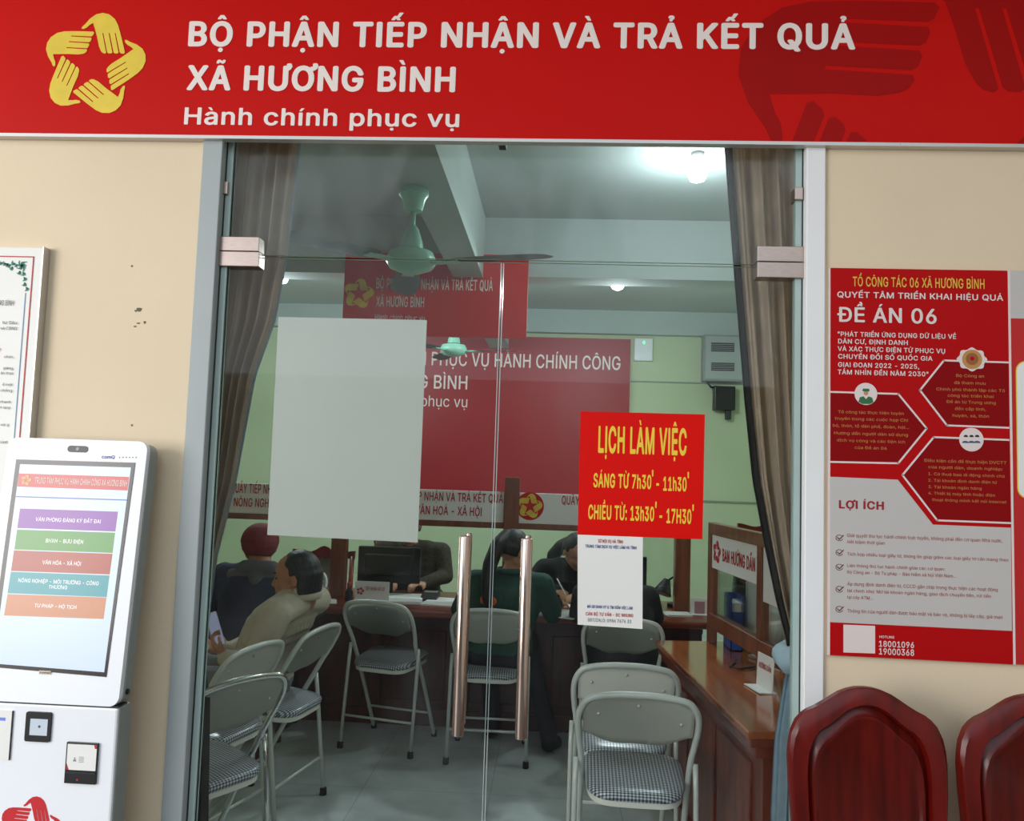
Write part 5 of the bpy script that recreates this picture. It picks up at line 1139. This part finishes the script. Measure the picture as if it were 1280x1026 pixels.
# ------------------------------------------------------------------ folding chairs (facing +Y, origin on the floor)
def catmull(pts, n=6):
    P = [Vector(p) for p in pts]; out = []
    for i in range(len(P)-1):
        p0, p1, p2, p3 = P[max(i-1, 0)], P[i], P[i+1], P[min(i+2, len(P)-1)]
        for k in range(n):
            t = k/n; out.append(.5*((2*p1)+(p2-p0)*t+(2*p0-5*p1+4*p2-p3)*t*t+(3*p1-p0-3*p2+p3)*t**3))
    return out+[P[-1]]
def make_folding(label, tube, group):
    t = thing('folding_chair', label, 'chair', (0, 0, 0), group)
    half = [(.188, .225, .012), (.186, .07, .30), (.184, -.065, .53), (.192, -.108, .61), (.198, -.15, .68), (.192, -.18, .735), (.165, -.198, .775), (.115, -.204, .790), (.05, -.207, .797), (0, -.208, .798)]
    P = catmull(half); full = P+[Vector((-p.x, p.y, p.z)) for p in P[::-1][1:]]
    MB().tube(full, .011, 10).build('front_frame', tube, t, True)
    hr = [(.17, .0, .445), (.176, -.05, .40), (.196, -.19, .012)]
    for s in (-1, 1):
        MB().tube([(s*.201, -.075, .545), (s*.203, -.085, .47), (s*.205, -.138, .012)], .0095, 10).build('rear_leg', tube, t, True)
    MB().tube([(-.204, -.12, .17), (.204, -.12, .17)], .007, 8).build('cross_bar', tube, t, True)
    MB().tube([(-.187, .15, .15), (.187, .15, .15)], .007, 8).build('cross_bar', tube, t, True)
    for x, y in ((.188, .227), (-.188, .227), (.205, -.139), (-.205, -.139)):
        MB().lathe([(.013, 0), (.016, .002), (.0155, .03), (.013, .034)], (x, y, 0), seg=12).build('rubber_foot', m_rubber, t, True)
    # seat: padded cushion on a metal pan
    def seat_outline(k, n=44):
        out = []
        for i in range(n):
            a = 2*math.pi*i/n; c, s_ = math.cos(a), math.sin(a)
            x = .175*math.copysign(abs(c)**.42, c); y = .175*math.copysign(abs(s_)**.5, s_)
            out.append((x*k*(1+.08*(y/.175)), .01+y*k))
        return out
    m_ = MB(); rings = []
    for k, z in ((.93, .444), (.985, .452), (1.0, .462), (.985, .472), (.93, .479), (.75, .484), (.4, .486)):
        rings.append([m_.bm.verts.new((x, y, z+.012*(y/.2)-.0)) for x, y in seat_outline(k)])
    for A, B in zip(rings, rings[1:]):
        for i in range(len(A)): m_.bm.faces.new((A[i], A[(i+1) % len(A)], B[(i+1) % len(A)], B[i]))
    m_.bm.faces.new(rings[0][::-1]); m_.bm.faces.new(rings[-1])
    st = m_.build('seat', m_check, t, True)
    m_ = MB(); rings = []
    for k, z in ((.9, .425), (.955, .43), (.96, .448)):
        rings.append([m_.bm.verts.new((x, y, z+.012*(y/.2))) for x, y in seat_outline(k)])
    for A, B in zip(rings, rings[1:]):
        for i in range(len(A)): m_.bm.faces.new((A[i], A[(i+1) % len(A)], B[(i+1) % len(A)], B[i]))
    m_.bm.faces.new(rings[0][::-1]); m_.bm.faces.new(rings[-1])
    m_.build('seat_pan', m_plate, st, 'auto')
    # backrest: curved plate inside the tube, lower edge dipping to the middle
    def back_pt(u, v, off):     # u -1..1, v 0..1
        x = u*.182
        ztop = .789-.045*abs(u)**5
        zlow = .645-.040*(1-u*u)**1.5+.006*math.cos(u*6)
        z = zlow+(ztop-zlow)*v
        if abs(u) > .88: x *= 1+.0*(v)
        y = np.interp(z, [.60, .68, .735, .775, .80], [-.103, -.15, -.18, -.198, -.208])+.012*(1-u*u)
        return Vector((x, y-off, z))
    U = [-1+2*i/24 for i in range(25)]; V = [j/8 for j in range(9)]
    br = MB().grid([[back_pt(u, v, .006) for u in U] for v in V], .003).build('backrest', m_plate, t, True)
    MB().grid([[back_pt(u*.99, v*1.0-.035*(1-v), -.012-.008*(1-u**4)*math.sin(math.pi*min(1, max(0, v)))) for u in U] for v in V], .012).build('back_pad', m_check, br, True)
    mr = MB()
    for u, v in ((-.72, .62), (0, .82), (.78, .45)):
        p = back_pt(u, v, .009); mr.ball(p, .006, (1, .5, 1), 2)
    mr.build('rivet', m_silver, br, True)
    return t
CH = []
proto = make_folding('x', m_metal_ch, 'folding chairs in the office')
proto2 = None
def put(o, x, y, rz, label, k=1.0):
    o.location = (x, y, 0); o.rotation_euler = (0, 0, R(rz)); o['label'] = label; o.scale = (k, k, k); CH.append(o); return o
spots = [(.312, .50, -2, 'nearest folding chair, checked seat, back to the doors, beside the guidance desk'),
         (.305, .90, -1, 'folding chair directly in front of the nearest one, same row by the guidance desk'),
         (.385, 1.86, -4, 'folding chair under the person in black at the counter'),
         (-.30, 1.95, 0, 'folding chair of the woman in the green jacket'),
         (-.865, 2.05, -14, 'empty folding chair standing alone at the counter behind the white sheet'),
         (-1.19, 1.18, 78, 'folding chair under the seated man in the beige jacket'),
         (-1.33, .80, 74, 'folding chair between the chrome chair and the seated man'),
         (-1.70, 2.80, 176, 'folding chair behind the counter beside the carved chair')]
for i, (x, y, rz, lb_) in enumerate(spots):
    put(proto if i == 0 else copy_tree(proto), x, y, rz, lb_)
chrome = put(copy_tree(proto), -1.175, .37, 58, 'chrome framed folding chair nearest the left curtain')
for c in chrome.children:
    if c.name.split('.')[0] in ('front_frame', 'rear_leg', 'cross_bar'):
        c.data = c.data.copy(); c.data.materials[0] = m_chrome

# ------------------------------------------------------------------ people
_ico = {}
def voxel_body(name, balls, mats, parent, vox, smooth_it=6, label=None):
    """one continuous surface grown round chains of balls; each face takes the material of the ball nearest to it"""
    if 'v' not in _ico:
        q = MB().ball((0, 0, 0), 1, (1, 1, 1), 2); q.bm.verts.ensure_lookup_table()
        _ico['v'] = np.array([v.co[:] for v in q.bm.verts]); _ico['f'] = np.array([[v.index for v in f.verts] for f in q.bm.faces]); q.bm.free()
    iv, jf = _ico['v'], _ico['f']; nb = len(balls)
    vv = np.concatenate([iv*(r*np.array(sc))+np.array(c) for c, r, mi, sc in balls])
    ff = (jf[None]+(np.arange(nb)*len(iv))[:, None, None]).reshape(-1)
    me = bpy.data.meshes.new('tmp'); me.vertices.add(len(vv)); me.vertices.foreach_set('co', vv.reshape(-1))
    me.loops.add(len(ff)); me.loops.foreach_set('vertex_index', ff.astype(np.int32)); me.polygons.add(len(ff)//3)
    me.polygons.foreach_set('loop_start', np.arange(0, len(ff), 3, dtype=np.int32)); me.update(calc_edges=True); me.validate()
    o = bpy.data.objects.new('tmp', me); COL.objects.link(o)
    md = o.modifiers.new('r', 'REMESH'); md.mode = 'VOXEL'; md.voxel_size = vox; md.use_smooth_shade = True
    ms = o.modifiers.new('s', 'SMOOTH'); ms.factor = .5; ms.iterations = smooth_it
    dg = bpy.context.evaluated_depsgraph_get()
    nm = bpy.data.meshes.new_from_object(o.evaluated_get(dg))
    bpy.data.objects.remove(o); bpy.data.meshes.remove(me)
    nm.name = name; nm.materials.clear()
    for m in mats: nm.materials.append(m)
    n = len(nm.polygons); ce = np.empty(n*3); nm.polygons.foreach_get('center', ce); ce = ce.reshape(-1, 3)
    best = np.full(n, 1e9); idx = np.zeros(n, int)
    for c, r, mi, sc in balls:
        d = np.linalg.norm((ce-np.array(c))/np.array(sc), axis=1)-r
        k = d < best; best[k] = d[k]; idx[k] = mi
    nm.polygons.foreach_set('material_index', idx.astype(np.int32)); nm.polygons.foreach_set('use_smooth', [True]*n)
    ob = bpy.data.objects.new(name, nm); COL.objects.link(ob)
    if parent: ob.parent = parent
    if label: ob['label'] = label
    return ob
class Fig:
    def __init__(s): s.b = []
    def cap(s, p0, p1, r0, r1, mi, sc=(1, 1, 1)):
        p0, p1 = Vector(p0), Vector(p1); L = (p1-p0).length; n = max(2, int(L/(.35*min(r0, r1)))+1)
        for i in range(n+1):
            t = i/n; s.b.append((p0.lerp(p1, t), r0+(r1-r0)*t, mi, sc))
    def ball(s, p, r, mi, sc=(1, 1, 1)): s.b.append((Vector(p), r, mi, sc))
    def chain(s, pts, mi):
        for (p0, r0), (p1, r1) in zip(pts, pts[1:]): s.cap(p0, p1, r0, r1, mi)
def rotz(v, a): return Vector((v[0]*math.cos(a)-v[1]*math.sin(a), v[0]*math.sin(a)+v[1]*math.cos(a), v[2]))
def hand(F, wr, d, palm_n, mi, side, curl=.5, spread=.012):
    """palm and five fingers growing from the wrist along d; palm_n points out of the palm; side +1 puts the thumb along d x palm_n"""
    d = Vector(d).normalized(); n = Vector(palm_n); n = (n-d*n.dot(d)).normalized(); s_ = d.cross(n)*side
    wr = Vector(wr)
    for k in (-1, -.3, .3, 1): F.cap(wr+s_*.016*k, wr+d*.075+s_*.026*k, .015, .012, mi)
    for k, L in ((1.25, .066), (.42, .078), (-.42, .072), (-1.25, .056)):
        p = wr+d*.078+s_*.021*k; q = p+(d*math.cos(curl*.5)+n*math.sin(curl*.5))*L*.5
        e = q+(d*math.cos(curl*1.5)+n*math.sin(curl*1.5))*L*.35; g = e+(d*math.cos(curl*2.3)+n*math.sin(curl*2.3))*L*.25
        F.chain([(p, .0092), (q, .0088), (e, .0082), (g, .0075)], mi)
    p = wr+d*.02+s_*.024; q = p+(d*.6+s_*.7+n*.3).normalized()*.04; e = q+(d*.85+s_*.25+n*.45).normalized()*.032
    F.chain([(p, .013), (q, .0105), (e, .009)], mi)
def head(F, c, f, up, skin, nose=1.0):
    """c: middle of the skull, f: where the face looks, up: crown direction"""
    f = Vector(f).normalized(); up = Vector(up); up = (up-f*up.dot(f)).normalized(); s_ = f.cross(up)
    c = Vector(c)
    F.ball(c+up*.022-f*.012, .088, skin); F.ball(c+up*.02+f*.015, .080, skin); F.ball(c-f*.03+up*.01, .08, skin)
    F.ball(c+f*.03-up*.04, .066, skin); F.ball(c+f*.045-up*.075, .046, skin)
    F.ball(c+f*.062-up*.092, .026, skin)
    for k in (-1, 1):
        F.ball(c+f*.052-up*.035+s_*.032*k, .036, skin); F.cap(c+f*.0-up*.06+s_*.052*k, c+f*.05-up*.088+s_*.024*k, .024, .02, skin)
        F.cap(c+f*.082+up*.014+s_*.012*k, c+f*.072+up*.012+s_*.04*k, .012, .011, skin)
        e = c-f*.008-up*.018+s_*.078*k
        for a in range(0, 360, 45): F.ball(e+(f*math.cos(R(a))*.012+up*math.sin(R(a))*.021)+s_*.010*k, .0078, skin)
        F.ball(e+s_*.002*k, .012, skin)
    F.chain([(c+f*.084+up*.004, .009), (c+f*.101-up*.022, .011*nose), (c+f*.106-up*.034, .0125*nose)], skin)
    for k in (-1, 1): F.ball(c+f*.094-up*.038+s_*.011*k, .009*nose, skin)
    F.cap(c+f*.092-up*.06-s_*.016, c+f*.092-up*.06+s_*.016, .0075, .0075, skin); F.cap(c+f*.089-up*.072-s_*.014, c+f*.089-up*.072+s_*.014, .008, .008, skin)
    return c, f, up, s_
def eyes(c, f, up, s_, parent):
    mb = MB()
    for k in (-1, 1): mb.ball(c+f*.0815-up*.006+s_*.031*k, .0085, (1, 1, .6), 2)
    mb.build('eye', m_black, parent, True)
    mb = MB()
    for k in (-1, 1): mb.tube([c+f*.095+up*.017+s_*.014*k, c+f*.093+up*.022+s_*.032*k, c+f*.078+up*.018+s_*.05*k], [.003, .004, .002], 6)
    mb.build('eyebrow', m_hair, parent, True)
def torso(F, hip, neck, fwd, sh, mi, mi_low, k=1.0, bulge=0.0):
    """hips, belly, chest and shoulders; fwd: belly side; sh: half the shoulder line vector"""
    hip, neck, fwd, sh = Vector(hip), Vector(neck), Vector(fwd).normalized(), Vector(sh); e = sh.normalized()
    F.cap(hip-e*.085*k, hip+e*.085*k, .112*k, .112*k, mi_low)
    F.cap(hip-e*.08*k+Vector((0, 0, .04)), hip+e*.08*k+Vector((0, 0, .04)), .118*k, .118*k, mi)
    for i in range(9):
        u = .12+.76*i/8; c = hip.lerp(neck, u)+fwd*(.02*math.sin(u*math.pi)+bulge*math.sin(u*math.pi))
        wd = np.interp(u, [0, .3, .65, .88], [.08, .075, .105, .10])*k; r = np.interp(u, [0, .3, .65, .88], [.112, .105, .105, .075])*k
        F.cap(c-e*wd, c+e*wd, r, r, mi)
    for s_ in (-1, 1): F.cap(neck-Vector((0, 0, .035))+e*s_*.04, neck.lerp(hip, .13)+sh*s_, .052*k, .066*k, mi)
def legs(F, hip, e, knees, ankles, toes, mi, shoe):
    for s_, kn, an, to in zip((-1, 1), knees, ankles, toes):
        h = Vector(hip)+Vector(e).normalized()*.09*s_
        F.cap(h, kn, .088, .066, mi); F.cap(kn, an, .064, .047, mi)
        F.cap(Vector(an)-Vector((0, 0, .03)), to, .042, .036, shoe); F.ball(Vector(an)-Vector((0, 0, .045)), .042, shoe)
def person(label, loc): return thing('person', label, 'person', loc, None)
def hair_cap(name, c, f, up, s_, mat, parent, extra=(), low=-.05, vox=.009, r=.096, front=.03):
    F = Fig()
    for a in range(0, 360, 20):
        for b in range(0, 91, 15):
            v = f*math.cos(R(a))*math.cos(R(b))+s_*math.sin(R(a))*math.cos(R(b))+up*math.sin(R(b))
            cf = math.cos(R(a))*math.cos(R(b))
            if cf > .45 and b < 50: continue
            F.ball(c+up*.016-f*.014+v*.075, .022, 0)
    for a in range(100, 261, 16):      # nape and sides
        for k in range(4):
            z = .0+(low)*k/3
            v = f*math.cos(R(a))+s_*math.sin(R(a)); F.ball(c-f*.017+v*.084*(1-.12*k/3)+up*z, .018, 0)
    for ball in extra: F.b.append(ball)
    return voxel_body(name, F.b, [mat], parent, vox, 3)
V3 = Vector

# 1 man in the beige jacket, slumped on his chair, looking at a phone
pm_ = person('man in a beige jacket slumped on a folding chair, phone in hand', (0, 0, 0))
F = Fig()
hip = V3((-1.27, 1.16, .545)); nk = V3((-1.095, 1.17, .93)); fwd = V3((-.93, .12, .35))
torso(F, hip, nk, fwd, (.03, .19, 0), 1, 2, 1.0, .02)
hc = V3((-1.125, 1.16, 1.02))
F.cap(nk+V3((0, 0, -.02)), hc+V3((.01, 0, -.06)), .058, .054, 0)
hd = head(F, hc, (-.97, -.06, -.10), (-.05, 0, 1), 0)
shn = nk.lerp(hip, .13)+V3((-.03, -.19, 0)); shf = nk.lerp(hip, .13)+V3((.03, .19, 0))
eln = V3((-1.23, .94, .66)); wrn = V3((-1.36, 1.0, .68))
F.cap(shn, eln, .068, .056, 1); F.cap(eln, wrn, .056, .040, 1)
elf = V3((-1.33, 1.40, .70)); wrf = V3((-1.42, 1.18, .67))
F.cap(shf, elf, .068, .055, 1); F.cap(elf, wrf, .055, .04, 1)
hand(F, wrn, (-.75, .25, .5), (.5, .5, .5), 0, -1, .8); hand(F, wrf, (-.9, -.25, .2), (.1, -.5, .8), 0, 1, .8)
kn = (V3((-1.68, 1.0, .58)), V3((-1.70, 1.28, .58)))
legs(F, hip, (0, 1, 0), kn, (V3((-1.74, .99, .10)), V3((-1.78, 1.29, .10))), (V3((-1.90, .97, .04)), V3((-1.94, 1.3, .04))), 2, 3)
voxel_body('body', F.b, [m_skin, m_beige, m_grey_tr, m_blackc], pm_, .0075, 4)
eyes(*hd, pm_)
c_, f_, u_, s_ = hd
hair_cap('hair', c_, f_, u_, s_, m_hair, pm_, low=-.07)
F = Fig()
for a in range(-130, 131, 12):
    v = rotz((math.cos(R(a)), math.sin(R(a)), 0), 0); F.ball(nk+V3((-.005, -.005, .03))+v*.064+V3((0, 0, .012*math.cos(R(a)))), .019, 0); F.ball(nk+V3((-.005, -.005, .005))+v*.070, .022, 0)
voxel_body('collar', F.b, [m_beige], pm_, .008, 3)
ph = wrn+V3((-.75, .25, .5)).normalized()*.09+V3((.0, .03, .035))
phn = thing('mobile_phone', 'mobile phone in the hand of the man in the beige jacket', 'phone', ph)
PHP = Plane(ph, (.25, .9, .1), (-.35, 0, .94))
MB().prism(rounded(-.036, -.05, .036, .10, .008), PHP, -.004, .004).build('case', m_grey_plastic, phn)
MB().prism(rounded(-.033, -.046, .033, .096, .006), PHP, .004, .0046).build('screen', M('phone_glow', 'AEB8D8', .2, emit=.35), phn)

# 2 man in the dark red cap at the counter, seen from behind
p2_ = person('man in a dark red cap and navy jacket sitting at the counter', (0, 0, 0))
F = Fig()
hip = V3((-1.60, 1.84, .545)); nk = V3((-1.58, 1.98, .94))
torso(F, hip, nk, (0, 1, -.2), (.20, 0, 0), 1, 2, 1.04)
hc = V3((-1.62, 2.03, 1.06)); F.cap(nk, hc-V3((0, .0, .06)), .058, .055, 0)
hd = head(F, hc, (-.35, .9, -.12), (0, .12, 1), 0)
for s_ in (-1, 1):
    sh = nk.lerp(hip, .13)+V3((.20*s_, 0, 0)); el = V3((-1.58+.29*s_, 2.02, .72)); wr = V3((-1.58+.17*s_, 2.22, .765))
    F.cap(sh, el, .075, .06, 1); F.cap(el, wr, .058, .042, 1); hand(F, wr, (-.3*s_, .9, -.05), (0, 0, -1), 0, -s_, .35)
legs(F, hip, (1, 0, 0), (V3((-1.72, 2.20, .53)), V3((-1.48, 2.20, .53))), (V3((-1.73, 2.18, .1)), V3((-1.47, 2.18, .1))), (V3((-1.74, 2.31, .04)), V3((-1.46, 2.31, .04))), 2, 3)
voxel_body('body', F.b, [m_skin, m_navy, m_dark_tr, m_blackc], p2_, .009, 4)
F = Fig()
F.cap(nk+V3((-.075, -.055, .0)), nk+V3((.075, -.055, .0)), .045, .045, 0); F.cap(nk+V3((-.14, -.05, -.045)), nk+V3((.14, -.05, -.045)), .044, .044, 0); F.cap(nk+V3((0, -.075, -.06)), nk+V3((.0, -.085, -.12)), .045, .03, 0)
voxel_body('hood', F.b, [m_greyv], p2_, .009, 6)
c_, f_, u_, s_ = hd
F = Fig()
for a in range(0, 360, 15):
    for b in range(-45, 91, 15):
        if b < 0 and math.cos(R(a)) > -.05: continue
        v = f_*math.cos(R(a))*math.cos(R(b))+s_*math.sin(R(a))*math.cos(R(b))+u_*math.sin(R(b)); F.ball(c_+u_*.012-f_*.012+v*.088, .019, 0)
for a in range(-60, 61, 12): F.cap(c_+u_*.02+f_*.07*math.cos(R(a))+s_*.08*math.sin(R(a)), c_+u_*.012+f_*.155*math.cos(R(a))+s_*.09*math.sin(R(a)), .008, .007, 0)
voxel_body('cap', F.b, [m_cap], p2_, .008, 4)

st_ = thing('stool', 'low wooden stool under the man in the dark red cap', 'stool', (-1.60, 1.86, 0))
MB().box((-1.76, 1.70, .40), (-1.44, 2.02, .44), .006).build('seat', m_counter_d, st_)
for sx in (-1, 1):
    for sy in (-1, 1): MB().tube([(-1.60+sx*.13, 1.86+sy*.13, .40), (-1.60+sx*.15, 1.86+sy*.15, 0)], .016, 10).build('leg', m_counter_d, st_, True)

# 3 woman in the dark green jacket with the long ponytail
p3_ = person('woman with a long ponytail and dark green jacket sitting at the counter', (0, 0, 0))
F = Fig()
hip = V3((-.27, 1.97, .545)); nk = V3((-.215, 2.03, .955))
torso(F, hip, nk, (0, 1, 0), (.185, -.02, 0), 1, 2, .98)
hc = V3((-.20, 2.06, 1.08)); F.cap(nk, hc-V3((0, 0, .06)), .05, .048, 0)
hd = head(F, hc, (.80, .55, -.30), (.1, .1, 1), 0)
for s_, el, wr in ((-1, V3((-.49, 2.08, .74)), V3((-.30, 2.23, .77))), (1, V3((.02, 2.08, .735)), V3((.04, 2.24, .77)))):
    sh = nk.lerp(hip, .13)+V3((.185*s_, -.02*s_, 0)); F.cap(sh, el, .066, .054, 1); F.cap(el, wr, .053, .038, 4); hand(F, wr, (.2, .9, -.05), (0, 0, -1), 0, -s_, .4)
legs(F, hip, (1, 0, 0), (V3((-.34, 2.36, .53)), V3((-.12, 2.34, .53))), (V3((-.30, 2.20, .10)), V3((.02, 2.02, .10))), (V3((-.30, 2.32, .035)), V3((.06, 2.13, .035))), 2, 3)
b3 = voxel_body('body', F.b, [m_skin2, m_green, m_dark_tr, m_blackc, m_blackc], p3_, .0085, 4)
c_, f_, u_, s_ = hd
pt = Fig()
pt.chain([(V3(c_)-f_*.07+u_*.05, .045), (V3((-.285, 1.96, 1.11)), .042), (V3((-.32, 1.92, 1.01)), .042), (V3((-.33, 1.885, .92)), .038), (V3((-.325, 1.87, .84)), .03), (V3((-.32, 1.865, .79)), .016)], 0)
hair_cap('hair', c_, f_, u_, s_, m_hair, p3_, extra=pt.b, low=-.03)
F = Fig()
for a in range(0, 360, 15): F.ball(nk+V3((math.cos(R(a))*.066, math.sin(R(a))*.066, .012)), .02, 0)
voxel_body('collar', F.b, [m_green], p3_, .008, 3)
lg = at(609, 755, 1.86)
lg.y = min(v.co.y for v in b3.data.vertices if abs(v.co.x-lg.x) < .03 and abs(v.co.z-lg.z) < .03)
MB().ball((lg.x+.018, lg.y+.004, lg.z), .028, (1, .25, 1), 2).ball((lg.x-.03, lg.y+.006, lg.z+.008), .016, (1, .4, 1.4), 2).box((lg.x-.005, lg.y-.002, lg.z-.040), (lg.x+.03, lg.y+.012, lg.z-.026)).build('back_print', m_orange, p3_, label='orange print on the back of the jacket')

# 4 person in black on the chair at the right counter, head behind the notices
p4_ = person('person in black sitting at the counter, head hidden by the notices on the glass', (0, 0, 0))
F = Fig()
hip = V3((.385, 1.90, .54)); nk = V3((.355, 2.03, .905))
torso(F, hip, nk, (0, 1, -.2), (.175, 0, 0), 1, 2, .98)
hc = V3((.335, 2.08, 1.01)); F.cap(nk, hc-V3((0, 0, .06)), .05, .048, 0)
hd = head(F, hc, (0, .95, -.3), (0, .3, 1), 0)
for s_ in (-1, 1):
    sh = nk.lerp(hip, .13)+V3((.175*s_, 0, 0)); el = V3((.37+.21*s_, 2.08, .74)); wr = V3((.39+.14*s_, 2.24, .77)); F.cap(sh, el, .064, .052, 1); F.cap(el, wr, .052, .038, 1); hand(F, wr, (0, 1, -.02), (0, 0, -1), 0, -s_, .35)
legs(F, hip, (1, 0, 0), (V3((.27, 2.24, .53)), V3((.51, 2.24, .53))), (V3((.27, 2.2, .1)), V3((.51, 2.2, .1))), (V3((.26, 2.32, .035)), V3((.52, 2.32, .035))), 2, 3)
voxel_body('body', F.b, [m_skin2, m_blackc, m_dark_tr, m_blackc], p4_, .0095, 4)
hair_cap('hair', *hd, m_hair, p4_, low=-.06)

# 5 clerk in brown tweed behind the black monitor
p5_ = person('clerk in brown tweed behind the black monitor, head hidden by the white sheet', (0, 0, 0))
F = Fig()
hip = V3((-.93, 3.22, .56)); nk = V3((-.945, 3.06, 1.0))
torso(F, hip, nk, (0, -1, -.2), (.20, 0, 0), 1, 2, 1.04)
hc = V3((-.97, 2.99, 1.135)); F.cap(nk, hc-V3((0, 0, .06)), .054, .052, 0)
hd = head(F, hc, (-.1, -.95, -.3), (0, -.3, 1), 0)
for s_, el, wr in ((-1, V3((-1.24, 3.06, .78)), V3((-1.06, 2.86, .765))), (1, V3((-.70, 3.02, .79)), V3((-.82, 2.83, .765)))):
    sh = nk.lerp(hip, .13)+V3((.20*s_, 0, 0)); F.cap(sh, el, .07, .056, 1); F.cap(el, wr, .054, .04, 1); hand(F, wr, (-.5*s_, -.85, 0), (0, 0, -1), 0, s_, .6)
legs(F, hip, (1, 0, 0), (V3((-1.04, 2.9, .55)), V3((-.82, 2.9, .55))), (V3((-1.04, 2.88, .1)), V3((-.82, 2.88, .1))), (V3((-1.04, 2.75, .04)), V3((-.82, 2.75, .04))), 2, 3)
voxel_body('body', F.b, [m_skin2, m_tweed, m_dark_tr, m_blackc], p5_, .0095, 4)
hair_cap('hair', *hd, m_hair, p5_, low=-.05)

# 6 clerk in black bent over her writing
p6_ = person('woman in black behind the counter bent over a form, writing with a pen', (0, 0, 0))
F = Fig()
hip = V3((.10, 3.12, .56)); nk = V3((.155, 2.86, .935))
torso(F, hip, nk, (.1, -1, -.4), (.185, .02, 0), 1, 2, 1.0)
hc = V3((.175, 2.77, 1.02)); F.cap(nk, hc+V3((0, .02, -.05)), .052, .05, 0)
hd = head(F, hc, (.38, -.70, -.62), (.1, -.35, .9), 0)
w6 = at(702, 752, 2.6)
for s_, el, wr in ((-1, V3((-.13, 2.82, .775)), V3((.06, 2.66, .775))), (1, V3((.42, 2.80, .78)), V3((.22, 2.60, .77)))):
    sh = nk.lerp(hip, .13)+V3((.185*s_, .02*s_, 0)); F.cap(sh, el, .066, .054, 1); F.cap(el, wr, .052, .04, 1)
    hand(F, wr, (.35, -.9, -.05) if s_ < 0 else (-.7, -.6, 0), (0, 0, -1), 0, s_, .9 if s_ < 0 else .4)
legs(F, hip, (1, 0, 0), (V3((-.02, 2.78, .55)), V3((.22, 2.78, .55))), (V3((-.02, 2.8, .1)), V3((.22, 2.8, .1))), (V3((-.02, 2.68, .04)), V3((.22, 2.68, .04))), 2, 3)
voxel_body('body', F.b, [m_skin2, m_blackc, m_dark_tr, m_blackc], p6_, .0085, 4)
eyes(*hd, p6_)
c_, f_, u_, s_ = hd
pt = Fig(); pt.chain([(V3(c_)-f_*.075+u_*.02, .04), (V3((.07, 2.90, 1.03)), .045), (V3((.02, 2.98, .96)), .045), (V3((.0, 3.03, .88)), .03)], 0)
hair_cap('hair', c_, f_, u_, s_, m_hair, p6_, extra=pt.b, low=-.05)
b0 = V3((.06, 2.66, .775))+V3((.35, -.9, -.05)).normalized()*.085
pen = thing('pen', 'white pen in the hand of the writing woman', 'pen', b0)
MB().tube([b0+V3((.03, -.03, -.045)), b0+V3((.02, -.02, -.02)), b0+V3((-.045, .045, .085))], [.001, .004, .004], 8).build('barrel', m_white_plastic, pen, True)
p = V3((b0.x+.05, b0.y-.06, CT)); paper_pile('paper_pile', 'form under the pen of the writing woman', (p.x, p.y, CT), .2, .22, .2, 2, m_paper, 'papers on the counter')
